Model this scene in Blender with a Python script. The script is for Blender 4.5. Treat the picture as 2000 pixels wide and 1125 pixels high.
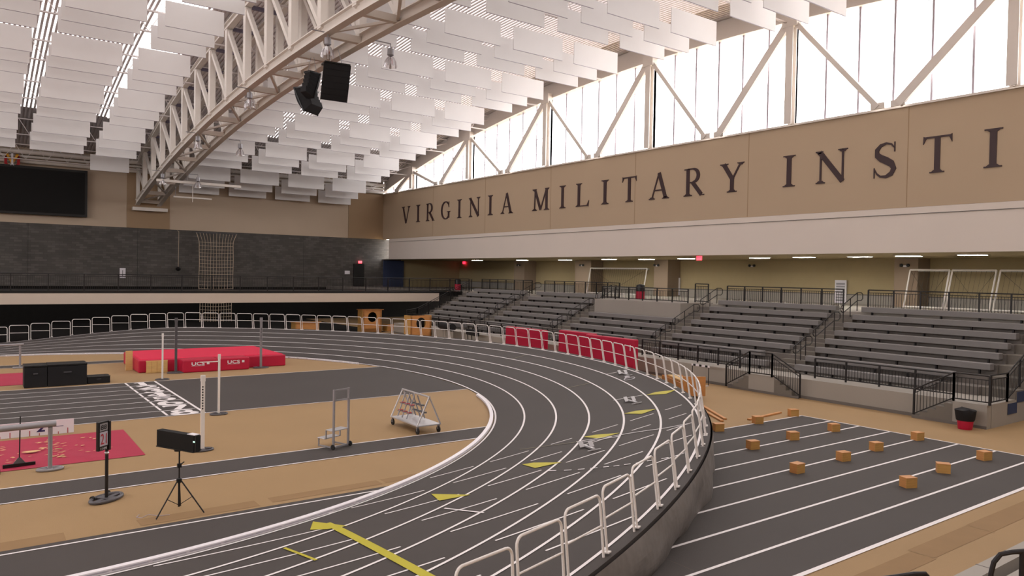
import bpy, math, random
from mathutils import Vector, Matrix
random.seed(7)
C = bpy.context.scene.collection
for o in list(bpy.data.objects): bpy.data.objects.remove(o)

# ---------------------------------------------------------------- camera, sky, exposure
cam = bpy.data.objects.new('camera', bpy.data.cameras.new('camera')); C.objects.link(cam)
bpy.context.scene.camera = cam
_v1 = Vector((-1060, 45.5, -1449)); _v2 = Vector((1980, -9.5, -1449))
_B = _v2.normalized(); _A = (_v1 - _B*_v1.dot(_B)).normalized(); _Z = _B.cross(_A)
cam.matrix_world = Matrix.Translation((0, 0, 5)) @ Matrix((_B, _A, _Z)).to_4x4()
cam.data.sensor_width = 36; cam.data.lens = 1449/2000*36; cam.data.clip_end = 400
CAMI = cam.matrix_world.inverted()
def inframe(p, m=60):
    q = CAMI @ Vector(p)
    if q.z > -0.5: return False
    x = 1000 + 1449*q.x/-q.z; y = 562.5 - 1449*q.y/-q.z
    return -m < x < 2000+m and -m < y < 1125+m
w = bpy.data.worlds.new('sky'); bpy.context.scene.world = w; w.use_nodes = True
w.node_tree.nodes['Background'].inputs[0].default_value = (1, .968, .962, 1)
w.node_tree.nodes['Background'].inputs[1].default_value = 8.0
vs = bpy.context.scene.view_settings
vs.view_transform = 'Standard'; vs.look = 'None'; vs.gamma = 1; vs.use_curve_mapping = False
vs.exposure = 0.0
ROOF_GLOW = 2.0; LAMP = 44.0
def window_portal(y0, y1):
    l = bpy.data.lights.new('window_daylight', 'AREA'); l.shape = 'RECTANGLE'; l.size = y1-y0; l.size_y = 6
    l.cycles.is_portal = True
    o = bpy.data.objects.new('window_daylight', l); C.objects.link(o)
    o.location = (37.3, (y0+y1)/2, 16.6)
    o.matrix_world = Matrix.Translation(o.location) @ Matrix(((0, 0, 1), (1, 0, 0), (0, 1, 0))).to_4x4()
for a, b in ((-12, 30), (30, 75)): window_portal(a, b)
_l = bpy.data.lights.new('added_window_portal', 'AREA'); _l.shape = 'RECTANGLE'; _l.size = 80; _l.size_y = 6.6; _l.cycles.is_portal = True  # portal for the unseen window band added on the left
_o = bpy.data.objects.new('added_window_portal', _l); C.objects.link(_o)
_o.matrix_world = Matrix.Translation((-45.2, 31, 16.3)) @ Matrix(((0, 0, -1), (-1, 0, 0), (0, 1, 0))).to_4x4()

# ---------------------------------------------------------------- materials
def lin(c):
    c = c/255
    return c/12.92 if c <= .04045 else ((c+.055)/1.055)**2.4
def rgb(c, k=1): return (min(1, lin(c[0])*k), min(1, lin(c[1])*k), min(1, lin(c[2])*k), 1)
def nodes(name):
    m = bpy.data.materials.new(name); m.use_nodes = True
    nt = m.node_tree; return m, nt, nt.nodes['Principled BSDF']
def mat(name, c, rough=.6, metal=0, var=.08, scale=3, bump=0, spec=.4, bscale=None):
    m, nt, b = nodes(name)
    b.inputs['Roughness'].default_value = rough; b.inputs['Metallic'].default_value = metal
    b.inputs['Specular IOR Level'].default_value = spec
    tc = nt.nodes.new('ShaderNodeTexCoord'); n = nt.nodes.new('ShaderNodeTexNoise')
    n.inputs['Scale'].default_value = scale; n.inputs['Detail'].default_value = 5
    nt.links.new(tc.outputs['Object'], n.inputs['Vector'])
    mx = nt.nodes.new('ShaderNodeMix'); mx.data_type = 'RGBA'
    mx.inputs['A'].default_value = rgb(c, 1-var); mx.inputs['B'].default_value = rgb(c, 1+var)
    nt.links.new(n.outputs['Fac'], mx.inputs['Factor']); nt.links.new(mx.outputs['Result'], b.inputs['Base Color'])
    if bump:
        n2 = nt.nodes.new('ShaderNodeTexNoise'); n2.inputs['Scale'].default_value = bscale or scale*8
        nt.links.new(tc.outputs['Object'], n2.inputs['Vector'])
        bp = nt.nodes.new('ShaderNodeBump'); bp.inputs['Strength'].default_value = bump; bp.inputs['Distance'].default_value = .05
        nt.links.new(n2.outputs['Fac'], bp.inputs['Height']); nt.links.new(bp.outputs['Normal'], b.inputs['Normal'])
    return m
def emis(name, c, s):
    m, nt, b = nodes(name)
    b.inputs['Base Color'].default_value = (.8, .8, .8, 1)
    b.inputs['Emission Color'].default_value = rgb(c); b.inputs['Emission Strength'].default_value = s
    return m
def glass(name, tint=(1, 1, 1), refl=.05):
    m = bpy.data.materials.new(name); m.use_nodes = True; nt = m.node_tree; nt.nodes.clear()
    t = nt.nodes.new('ShaderNodeBsdfTransparent'); t.inputs[0].default_value = (*tint, 1)
    g = nt.nodes.new('ShaderNodeBsdfGlossy'); g.inputs['Roughness'].default_value = .05
    mx = nt.nodes.new('ShaderNodeMixShader'); mx.inputs[0].default_value = refl
    o = nt.nodes.new('ShaderNodeOutputMaterial')
    nt.links.new(t.outputs[0], mx.inputs[1]); nt.links.new(g.outputs[0], mx.inputs[2]); nt.links.new(mx.outputs[0], o.inputs[0])
    return m
def stone():
    m, nt, b = nodes('stone_block')
    b.inputs['Roughness'].default_value = .8
    tc = nt.nodes.new('ShaderNodeTexCoord'); sp = nt.nodes.new('ShaderNodeSeparateXYZ'); cb = nt.nodes.new('ShaderNodeCombineXYZ')
    nt.links.new(tc.outputs['Object'], sp.inputs[0]); nt.links.new(sp.outputs['X'], cb.inputs['X']); nt.links.new(sp.outputs['Z'], cb.inputs['Y'])
    br = nt.nodes.new('ShaderNodeTexBrick'); nt.links.new(cb.outputs[0], br.inputs['Vector'])
    br.inputs['Color1'].default_value = rgb((88, 84, 80)); br.inputs['Color2'].default_value = rgb((112, 107, 102)); br.inputs['Mortar'].default_value = rgb((80, 75, 72))
    br.inputs['Scale'].default_value = 1; br.inputs['Mortar Size'].default_value = .012; br.inputs['Brick Width'].default_value = .6; br.inputs['Row Height'].default_value = .2; br.inputs['Bias'].default_value = -.3
    n = nt.nodes.new('ShaderNodeTexNoise'); n.inputs['Scale'].default_value = .6; nt.links.new(cb.outputs[0], n.inputs['Vector'])
    mx = nt.nodes.new('ShaderNodeMix'); mx.data_type = 'RGBA'; mx.blend_type = 'MULTIPLY'; mx.inputs['Factor'].default_value = .5
    nt.links.new(br.outputs['Color'], mx.inputs['A']); nt.links.new(n.outputs['Fac'], mx.inputs['B'])
    nt.links.new(mx.outputs['Result'], b.inputs['Base Color'])
    return m
def plywood(name, c):
    m, nt, b = nodes(name); b.inputs['Roughness'].default_value = .5
    tc = nt.nodes.new('ShaderNodeTexCoord'); mp = nt.nodes.new('ShaderNodeMapping'); mp.inputs['Scale'].default_value = (1, 1, 9)
    n = nt.nodes.new('ShaderNodeTexNoise'); n.inputs['Scale'].default_value = 2.5; n.inputs['Distortion'].default_value = 1.2
    nt.links.new(tc.outputs['Object'], mp.inputs[0]); nt.links.new(mp.outputs[0], n.inputs['Vector'])
    cr = nt.nodes.new('ShaderNodeMix'); cr.data_type = 'RGBA'
    cr.inputs['A'].default_value = rgb(c, .75); cr.inputs['B'].default_value = rgb(c, 1.2)
    nt.links.new(n.outputs['Fac'], cr.inputs['Factor']); nt.links.new(cr.outputs['Result'], b.inputs['Base Color'])
    return m
M = dict(
 shadefloor=mat('painted_shade_floor', (30, 28, 27), .9, spec=.1),  # near-black colour stands in for shade under the walkway
 tan=mat('tan_rubber_floor', (158, 130, 94), .75, var=.07, scale=.5, bump=.15, bscale=60, spec=.25),
 tandark=mat('worn_tan_rubber', (145, 117, 84), .8, var=.1, scale=2, spec=.2),
 track=mat('charcoal_rubber_track', (74, 69, 67), .75, var=.1, scale=.4, bump=.15, bscale=80, spec=.25),
 white=mat('white_line_paint', (232, 226, 226), .6, var=.03),
 yellow=mat('yellow_line_paint', (182, 172, 48), .6),
 green=mat('faint_olive_tape', (120, 112, 84), .6),
 blue=mat('blue_rubber_floor', (52, 62, 92), .7),
 tanwall=mat('tan_painted_wall', (186, 166, 142), .85, var=.03, scale=.3, spec=.15),
 tanback=mat('light_tan_wall', (190, 172, 152), .85, var=.05, scale=.5, spec=.15),
 brownwall=mat('brown_tan_wall', (158, 134, 108), .85, var=.03, spec=.15),
 olive=mat('olive_concourse_wall', (168, 152, 118), .85, var=.04, spec=.15),
 whitewall=mat('off_white_wall', (222, 212, 203), .85, var=.03, scale=.4, spec=.15),
 slab=mat('cream_slab_edge', (200, 186, 172), .8, var=.03),
 stone=stone(),
 black=mat('black_curtain', (26, 25, 24), .95, var=.2, spec=.05),
 steel=mat('white_painted_steel', (224, 217, 210), .5, var=.03),
 joist=mat('white_joist_steel', (222, 214, 212), .5, var=.03),
 deck=mat('white_roof_deck', (214, 206, 206), .6, var=.04),
 baffle=mat('white_baffle_panel', (232, 230, 230), .8, var=.025, scale=1.5, spec=.2),
 conc=mat('grey_concrete', (112, 106, 101), .85, var=.12, scale=1.2, bump=.2),
 conclight=mat('pale_concrete', (158, 152, 144), .8, var=.06, scale=.8),
 tread=mat('stair_tread_concrete', (116, 110, 102), .8, var=.08),
 seat=mat('grey_bench_seat', (128, 125, 124), .55, var=.08, scale=2),
 railblk=mat('black_rail_paint', (30, 27, 28), .45, var=.1),
 railwht=mat('white_rail_paint', (228, 222, 218), .35, var=.03),
 curb=mat('white_curb', (235, 230, 235), .35, var=.02),
 skirt=mat('grey_skirt_fabric', (118, 113, 110), .55, var=.2, scale=2.5, spec=.5, bump=1.0, bscale=2.2),
 red=mat('red_vinyl', (182, 22, 58), .45, var=.08, scale=2),
 redtop=mat('bright_red_mesh', (208, 30, 68), .7, var=.05),
 pillar=mat('brown_beige_pillar', (142, 124, 106), .85, var=.03),
 redpit=mat('dusty_red_tarp', (166, 40, 68), .7, var=.1, scale=1.5),
 redwall=mat('red_wall_pad', (176, 14, 56), .5, var=.06),
 blk=mat('black_plastic', (20, 20, 21), .35, var=.1),
 blksoft=mat('black_fabric', (22, 21, 24), .8, var=.2),
 grey=mat('grey_metal', (150, 148, 152), .4, .4, var=.05),
 dgrey=mat('dark_grey_metal', (90, 88, 92), .45, .3, var=.05),
 alu=mat('aluminium', (196, 194, 196), .35, .6, var=.04),
 wheel=mat('black_rubber_wheel', (24, 23, 23), .6),
 wood=plywood('birch_plywood', (196, 150, 84)),
 woodor=plywood('orange_plywood', (198, 138, 80)),
 woodpale=plywood('pale_plywood', (208, 170, 110)),
 board=mat('white_marker_board', (226, 222, 228), .5, var=.03),
 navy=mat('navy_print', (44, 40, 92), .5), redink=mat('red_print', (170, 40, 52), .5),
 bronze=mat('dark_bronze_letter', (58, 38, 40), .5, var=.05),
 screen=mat('black_led_panel', (12, 12, 13), .5, var=.3, scale=9, spec=.2),
 rope=mat('beige_rope', (196, 178, 156), .9),
 gold=mat('gold_print', (226, 160, 40), .5), cloth=mat('crimson_print', (170, 24, 34), .5),
 glass=glass('window_glass'), lens=glass('prismatic_glass', (.93, .9, .92), .25),
 sky=emis('added_roof_glow', (255, 250, 248), ROOF_GLOW),  # emission added to brighten the white deck and the hall
 lamp=emis('fluorescent_diffuser', (255, 250, 240), LAMP),
 exitred=emis('exit_sign_red', (255, 40, 70), 2.5), greenled=emis('green_display', (150, 230, 200), 1.0),
 mullion=mat('grey_mullion', (176, 168, 180), .5), sand=mat('sand_spill', (214, 180, 130), .9), purple=mat('violet_grey_steel', (118, 112, 132), .6),
)

# ---------------------------------------------------------------- mesh helpers
class MB:
    def __init__(s): s.v = []; s.f = []; s.m = []; s.mats = []
    def mi(s, m):
        if m not in s.mats: s.mats.append(m)
        return s.mats.index(m)
    def face(s, pts, m):
        k = len(s.v); s.v += [tuple(p) for p in pts]; s.f.append(tuple(range(k, k+len(pts)))); s.m.append(s.mi(m)); return s
    def box(s, x0, x1, y0, y1, z0, z1, m, rz=0, c=None):
        P = [Vector((x, y, z)) for z in (z0, z1) for x, y in ((x0, y0), (x1, y0), (x1, y1), (x0, y1))]
        if rz:
            c = Vector(c or ((x0+x1)/2, (y0+y1)/2, 0)); R = Matrix.Rotation(rz, 3, 'Z'); P = [R @ (p-c) + c for p in P]
        return s.hexa(P, m)
    def hexa(s, P, m):
        k = len(s.v); s.v += [tuple(p) for p in P]; i = s.mi(m)
        for f in ((0, 3, 2, 1), (4, 5, 6, 7), (0, 1, 5, 4), (1, 2, 6, 5), (2, 3, 7, 6), (3, 0, 4, 7)):
            s.f.append(tuple(k+a for a in f)); s.m.append(i)
        return s
    def beam(s, p0, p1, w, h, m, up=(0, 0, 1)):       # rectangular bar
        p0 = Vector(p0); p1 = Vector(p1); d = (p1-p0).normalized(); u = Vector(up)
        if abs(d.dot(u)) > .98: u = Vector((1, 0, 0))
        a = d.cross(u).normalized(); b = a.cross(d).normalized()
        P = []
        for p in (p0, p1): P += [p-a*w/2-b*h/2, p+a*w/2-b*h/2, p+a*w/2+b*h/2, p-a*w/2+b*h/2]
        return s.hexa(P, m)
    def tube(s, pts, r, m, n=8, cap=True, closed=False):
        pts = [Vector(p) for p in pts]; k0 = len(s.v); i = s.mi(m); L = len(pts); a = None
        for j, p in enumerate(pts):
            if closed: t = (pts[(j+1) % L]-pts[j-1]).normalized()
            else: t = ((pts[j+1]-p) if j == 0 else (p-pts[j-1]) if j == L-1 else (pts[j+1]-p).normalized()+(p-pts[j-1]).normalized()).normalized()
            if a is None:
                a = t.orthogonal().normalized()
            a = (a - t*a.dot(t)).normalized(); b = t.cross(a)
            rr = r[j] if isinstance(r, (list, tuple)) else r
            for q in range(n):
                an = 2*math.pi*q/n; s.v.append(tuple(p + (a*math.cos(an)+b*math.sin(an))*rr))
        for j in range(L if closed else L-1):
            j2 = (j+1) % L
            for q in range(n):
                s.f.append((k0+j*n+q, k0+j*n+(q+1) % n, k0+j2*n+(q+1) % n, k0+j2*n+q)); s.m.append(i)
        if cap and not closed:
            s.f.append(tuple(k0+q for q in range(n))[::-1]); s.m.append(i)
            s.f.append(tuple(k0+(L-1)*n+q for q in range(n))); s.m.append(i)
        return s
    def lathe(s, c, prof, m, n=20):
        c = Vector(c); return s.tube([c+Vector((0, 0, z)) for r, z in prof], [max(r, .001) for r, z in prof], m, n)
    def prism(s, poly, M4, m, depth=.04):              # 2D polygon extruded along local z by M4
        k = len(s.v); n = len(poly); i = s.mi(m)
        for z in (0, depth): s.v += [tuple(M4 @ Vector((x, y, z))) for x, y in poly]
        s.f.append(tuple(k+q for q in range(n))[::-1]); s.m.append(i)
        s.f.append(tuple(k+n+q for q in range(n))); s.m.append(i)
        for q in range(n): s.f.append((k+q, k+(q+1) % n, k+n+(q+1) % n, k+n+q)); s.m.append(i)
        return s
    def build(s, name, parent=None, smooth=False, bevel=0):
        me = bpy.data.meshes.new(name); me.from_pydata(s.v, [], s.f)
        for m in s.mats: me.materials.append(M[m])
        me.polygons.foreach_set('material_index', s.m)
        if smooth:
            me.polygons.foreach_set('use_smooth', [True]*len(s.f))
            try: me.set_sharp_from_angle(angle=math.radians(40))
            except Exception: pass
        me.update()
        o = bpy.data.objects.new(name, me); C.objects.link(o)
        if parent: o.parent = parent
        if bevel:
            bv = o.modifiers.new('bevel', 'BEVEL'); bv.width = bevel; bv.segments = 2; bv.limit_method = 'ANGLE'
        return o
def tag(o, label, cat, group=None, kind=None):
    o['label'] = label; o['category'] = cat
    if group: o['group'] = group
    if kind: o['kind'] = kind
    return o
def struct(o): o['kind'] = 'structure'; return o
def thing(name, label, cat, loc=(0, 0, 0), rz=0, group=None):
    o = bpy.data.objects.new(name, None); C.objects.link(o); o.location = loc; o.rotation_euler = (0, 0, rz)
    return tag(o, label, cat, group)
def dup(root, label, M4=None, group=None):
    r = root.copy(); C.objects.link(r)
    if M4 is not None: r.matrix_world = M4
    r['label'] = label
    if group: r['group'] = group
    for ch in list(root.children):
        c = ch.copy(); C.objects.link(c); c.parent = r
        for g in ch.children:
            d = g.copy(); C.objects.link(d); d.parent = c
    return r
def TR(x, y, z, rz=0): return Matrix.Translation((x, y, z)) @ Matrix.Rotation(rz, 4, 'Z')
ORD = ['', 'first', 'second', 'third', 'fourth', 'fifth', 'sixth', 'seventh', 'eighth', 'ninth', 'tenth', 'eleventh', 'twelfth', 'thirteenth', 'fourteenth', 'fifteenth', 'sixteenth', 'seventeenth', 'eighteenth', 'nineteenth', 'twentieth']
def ordn(n):
    if n <= 20: return ORD[n]
    t = {2: 'twenty', 3: 'thirty', 4: 'forty', 5: 'fifty', 6: 'sixty'}[n//10]
    return (t[:-1]+'ieth') if n % 10 == 0 else t+'-'+ORD[n % 10]
def text(body, M4, h, width, m, name, parent, depth=.004, bold=0):
    cu = bpy.data.curves.new(name, 'FONT'); cu.body = body; cu.size = 1; cu.offset = bold
    t = bpy.data.objects.new(name, cu); C.objects.link(t)
    dg = bpy.context.evaluated_depsgraph_get(); me = bpy.data.meshes.new_from_object(t.evaluated_get(dg))
    bpy.data.objects.remove(t)
    xs = [v.co.x for v in me.vertices]; ys = [v.co.y for v in me.vertices]
    x0, x1, y0, y1 = min(xs), max(xs), min(ys), max(ys)
    for v in me.vertices:
        v.co = M4 @ Vector(((v.co.x-x0)/(x1-x0)*width, (v.co.y-y0)/(y1-y0)*h, depth))
    me.materials.clear(); me.materials.append(M[m])
    o = bpy.data.objects.new(name, me); C.objects.link(o)
    if parent: o.parent = parent
    return o

# ---------------------------------------------------------------- track geometry
CY = 31.4; R0 = 18.0; LW = 1.05; RO = 24.55
def slope(th):
    t = (100+th)/50 if th < 0 else (95-th)/35
    t = max(0, min(1, t)); return .175*t*t*(3-2*t)
def P(th, r):                                           # th in degrees; beyond +-90 runs straight towards -X
    if abs(th) <= 90:
        a = math.radians(th); return Vector((r*math.cos(a), CY+r*math.sin(a), max(0, (r-R0)/LW)*slope(th)))
    s = 1 if th > 0 else -1
    return Vector((-(abs(th)-90)*.314, CY+s*r, max(0, (r-R0)/LW)*slope(th)))
def bank(x, y):
    if x >= 0:
        r = math.hypot(x, y-CY); th = math.degrees(math.atan2(y-CY, x))
    else:
        r = abs(y-CY); th = (1 if y > CY else -1)*(90-x/.314)
    return max(0, (r-R0)/LW)*slope(th) if r <= RO+.3 else 0
def cx(y): return math.sqrt(max(0, (R0-.02)**2-(y-CY)**2))

floor = MB()
floor.face([(-45, -14, 0), (75, -14, 0), (75, 90, 0), (-45, 90, 0)], 'tan')
def fstrip(y0, y1, x0, m, z, arc=True, x1=None):
    n = 8
    ys = [y0+(y1-y0)*i/n for i in range(n+1)]
    e = [((cx(y) if arc else x1), y, z) for y in ys]
    floor.face([(x0, y0, z)]+e+[(x0, y1, z)], m)
def fline(p0, p1, wd, m='white', z=.012):
    d = (Vector(p1)-Vector(p0)).normalized(); nn = Vector((-d.y, d.x))*wd/2
    a, b = Vector(p0), Vector(p1)
    floor.face([(*(a-nn), z), (*(b-nn), z), (*(b+nn), z), (*(a+nn), z)], m)
fstrip(13.42, 15.38, -30, 'track', .006)                 # near apron inside the kerb
fstrip(18.7, 19.97, -30, 'track', .006)
fstrip(26.95, 35.6, -30, 'track', .006)
fstrip(43.45, 44.6, -30, 'track', .006)
for y in (15.38, 18.7, 19.97, 26.95, 35.6): fline((-30, y), (cx(y), y), .055)
for y in (43.45, 44.6): fline((-30, y), (cx(y), y), .04)
for k in range(1, 8): fline((-30, 26.95+k*1.081), (6.62, 26.95+k*1.081), .05)
fline((6.62, 26.95), (6.62, 35.6), .09)
for k in range(8): fline((5.45, 27.1+k*1.081), (5.45, 27.1+k*1.081+.9), .08)
floor.face([(10, 7.1, .006), (24.75, 7.1, .006), (24.75, 15.6, .006), (10, 15.6, .006)], 'track')
floor.face([(-30, 7.1, .005), (10, 7.1, .005), (10, 15.6, .005), (-30, 15.6, .005)], 'track')
fline((-30, 7.12), (24.75, 7.12), .1); fline((24.72, 7.12), (24.72, 15.6), .07); fline((12, 15.6), (24.75, 15.6), .06)
for k in range(1, 8):
    y = 7.1+k*LW; fline((cx(y) if y > 13.6 else 9, y), (24.72, y), .07)
for x0, x1, y0, y1 in ((11.5, 14.1, 6.16, 6.6), (14.15, 16.6, 6.2, 6.68), (16.65, 22, 6.2, 6.7), (-2, 1.45, 15.6, 16.1), (2.7, 5.0, 15.72, 16.15), (5.3, 7.9, 15.8, 16.18), (8.0, 9.0, 15.85, 16.2)):
    floor.face([(x0, y0, .004), (x1, y0, .004), (x1, y1, .004), (x0, y1, .004)], 'tandark')
for x in (14.12, 16.62): fline((x, 6.16), (x, 6.68), .03, 'tan', .007)
floor.face([(-45, 56.3, .004), (28.3, 56.3, .004), (28.3, 75, .004), (-45, 75, .004)], 'shadefloor')  # shade of the unlit far area painted onto the floor
floor.face([(31.2, 8, .004), (45, 8, .004), (45, 11.1, .004), (31.2, 11.1, .004)], 'blue')
fl = struct(floor.build('floor'))
LANE_NUMBERS = True

trk = MB()
TH = [-90-i*6 for i in range(16, 0, -1)]+[-90+i*2 for i in range(91)]+[90+i*6 for i in range(1, 17)]
RS = [R0+LW*i for i in range(7)]+[RO]
for a, b in zip(TH, TH[1:]):
    for r, q in zip(RS, RS[1:]):
        z = Vector((0, 0, .012)); trk.face([P(a, r)+z, P(a, q)+z, P(b, q)+z, P(b, r)+z], 'track')
    o_, p_ = P(a, RO), P(b, RO)
    trk.face([(o_.x, o_.y, 0), (p_.x, p_.y, 0), p_+z, o_+z], 'track')
FT = [-90-i*3 for i in range(32, 0, -1)]+[-90+i*1 for i in range(181)]+[90+i*3 for i in range(1, 33)]
for k in range(7):
    r = R0+LW*k-(.05 if k == 0 else 0)
    if k == 0: r = R0+.06
    for a, b in zip(FT, FT[1:]):
        z = Vector((0, 0, .022)); h = .03
        trk.face([P(a, r-h)+z, P(a, r+h)+z, P(b, r+h)+z, P(b, r-h)+z], 'white')
def tline(pts, wd, m, z=.024):
    for a, b in zip(pts, pts[1:]):
        a = Vector((*a, 0)); b = Vector((*b, 0)); d = (b-a).normalized(); n = Vector((-d.y, d.x, 0))*wd/2
        q = [a-n, b-n, b+n, a+n]; trk.face([(p.x, p.y, bank(p.x, p.y)+z) for p in q], m)
for k in range(0, 9):                                    # sprint straight crossing the bend
    y = 7.1+k*LW; x = -2.0; seg = []
    while x < 24.3:
        r = math.hypot(max(x, 0), y-CY); dk = abs((r-R0)/LW-round((r-R0)/LW))*LW
        if R0+.15 < r < R0+6*LW-.05 and dk > .13: seg.append((x, y))
        else:
            if len(seg) > 1: tline(seg, .045, 'white', .02)
            seg = []
        x += .25
    if len(seg) > 1: tline(seg, .045, 'white', .02)
def tpoly(pts, m, z=.026): trk.face([(x, y, bank(x, y)+z) for x, y in pts], m)
def dart(th, k):                                         # stretched diamond from line k to line k+1
    pass
for pl in ([(18.97, 17.93), (19.45, 17.95), (19.95, 17.42), (19.3, 17.3)], [(16.48, 16.52), (16.92, 16.4), (17.3, 15.9), (16.6, 15.85)],
           [(13.71, 15.27), (14.02, 15.1), (14.4, 14.55), (13.69, 14.6)], [(10.9, 14.35), (11.14, 14.2), (11.45, 13.5), (10.8, 13.7)],
           [(8.15, 13.98), (7.95, 13.3), (8.6, 13.1)], [(5.51, 14.05), (5.25, 13.53), (5.5, 13.3), (5.86, 13.2)]):
    tpoly(pl, 'yellow')
tline([(5.66, 13.35-(.3*i)) if i else (5.66, 13.38) for i in range(0, 21)], .17, 'yellow', .028)
tline([(5.68, 13.38), (5.66, 13.7)], .13, 'yellow', .028)
tline([(4.5, 12.8), (4.59, 12.3), (4.68, 11.77)], .06, 'yellow', .028)
tline([(7.71, 12.69), (7.86, 12.2), (8.01, 11.73)], .05, 'white', .027)
tline([(18.0, 18.55), (18.5, 18.3), (18.94, 18.07)], .05, 'white', .027)
tline([(19.1, 22.3), (19.6, 22.15), (20.0, 22.01)], .05, 'green', .027)
tline([(21.52, 22.63), (22.0, 22.45), (22.42, 22.29)], .05, 'white', .027)
tline([(22.19, 30.21), (22.7, 30.25), (23.12, 30.28)], .04, 'green', .027)
tline([(22.36, 38.29), (22.8, 38.4), (23.31, 38.51)], .05, 'green', .027)
tline([(12.0, 15.9), (12.6, 15.4), (13.2, 14.9)], .035, 'green', .027)
tline([(13.2, 14.98), (14.06, 14.42)], .05, 'white', .027); tline([(14.06, 14.42), (14.63, 14.1), (15.21, 13.66), (15.84, 13.4)], .05, 'white', .027)
tline([(13.1, 14.8), (14.1, 14.2)], .05, 'white', .027)
D = [(10.75, 13.2), (10.95, 12.83), (11.15, 12.58), (11.33, 12.37), (11.55, 12.17), (11.7, 12.0), (11.9, 11.87), (12.1, 11.7), (12.35, 11.6), (12.62, 11.42), (12.9, 11.28)]
for a, b in zip(D, D[1:]):
    tline([a, (a[0]*.45+b[0]*.55, a[1]*.45+b[1]*.55)], .05, 'white', .027)
struct(trk.build('running_track'))

# kerb along the inside edge of the bend
def kerb(th0, th1, label):
    b = MB(); th = th0
    pts = []
    while th <= th1: pts.append(th); th += 2
    for a, c in zip(pts, pts[1:]):
        q = [P(a, R0-.14), P(a, R0-.02), P(c, R0-.02), P(c, R0-.14)]
        for zz in (.03, .085):
            b.hexa([v+Vector((0, 0, zz-.02)) for v in q]+[v+Vector((0, 0, zz+.0)) for v in q], 'curb')
        t = (P(a, R0-.08)+Vector((0, 0, .04)))
        b.box(t.x-.03, t.x+.03, t.y-.03, t.y+.03, .0, .08, 'curb')
    tag(b.build('track_kerb'), label, 'kerb', 'inside kerbs of the bend')
kerb(-130, -18.5, 'white raised kerb curving along inner lane in the foreground')
kerb(18.7, 110, 'white raised kerb at inner lane behind and beside the red landing mat')

# hanging skirt below the outer edge
sk = MB(); n = 420; col = []
for i in range(n+1):
    th = -104+ i*150/n; p = P(th, RO); dr = p-Vector((0, CY, 0)) if th > -90 else Vector((0, -1, 0)); dr.z = 0; dr.normalize()
    row = []
    for j in range(13):
        t = j/12; bil = .05+.2*t*(1-t)+.07*math.sin(th*.55+t*2.2+1.3*math.sin(th*.23))*t+.035*math.sin(th*1.15-t*3)*t+.012*math.sin(th*2.1+t*7)*t
        q = p+dr*bil; q.z = (p.z-.02)*(1-t)+.002; row.append(q)
    col.append(row)
for a, b in zip(col, col[1:]):
    for j in range(12): sk.face([a[j], a[j+1], b[j+1], b[j]], 'skirt')
sko = sk.build('track_skirt', smooth=True)
tag(sko, 'grey fabric skirt hanging below the raised outer edge of the banked bend', 'curtain')

# white rail hoops on the outer edge
def hoop():
    t = thing('guard_rail', 'x', 'rail', group='white hoop rails round the banked bend')
    w2 = .51; H = 1.0; R = .12; pts = [(-w2, 0, 0), (-w2, 0, H-R)]
    for i in range(1, 6):
        a = math.pi-math.pi/2*i/5; pts.append((-w2+R+R*math.cos(a), 0, H-R+R*math.sin(a)))
    pts += [(-x, y, z) for x, y, z in pts[::-1]]
    MB().tube(pts, .021, 'railwht', 8).build('hoop_frame', t, smooth=True)
    MB().tube([(-w2, 0, .52), (w2, 0, .52)], .016, 'railwht', 8).build('mid_rail', t, smooth=True)
    for s in (-1, 1): MB().box(s*w2-.05, s*w2+.05, -.05, .05, -.005, .015, 'railwht').build('foot_plate', t)
    return t
h0 = hoop(); used = False
for k in range(-7, 62):
    th = -71+2.65*(k+.5); p = P(th, 24.43); s = slope(th)
    if abs(th) > 90: p.x = -math.radians(abs(th)-90)*24.43
    if th < -90 or th > 90: tang = Vector((1 if th < 0 else -1, 0, 0)); rad = Vector((0, 1 if th > 0 else -1, 0))
    else:
        a = math.radians(th); rad = Vector((math.cos(a), math.sin(a), 0)); tang = Vector((-math.sin(a), math.cos(a), 0))
    n = (Vector((0, 0, 1))-rad*s/LW).normalized(); y = n.cross(tang)
    sc = 1.05
    M4 = Matrix.Translation(p+Vector((0, 0, .012))) @ Matrix((tang, y, n)).transposed().to_4x4() @ Matrix.Scale(1.0, 4)
    kk = k+8
    zone = ('foreground stretch' if k < 7 else 'tight right turn' if k < 19 else 'stretch before the red pads' if k < 33 else 'stretch before the wooden frames' if k < 44 else 'far left stretch')
    base = {0: -8, 1: 6, 2: 18, 3: 32, 4: 43}[0 if k < 7 else 1 if k < 19 else 2 if k < 33 else 3 if k < 44 else 4]
    lab = f'white rail hoop, {ordn(k-base)} from near end of {zone}'
    if not used: o = h0; o.matrix_world = M4; o['label'] = lab; used = True
    else: dup(h0, lab, M4)

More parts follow.
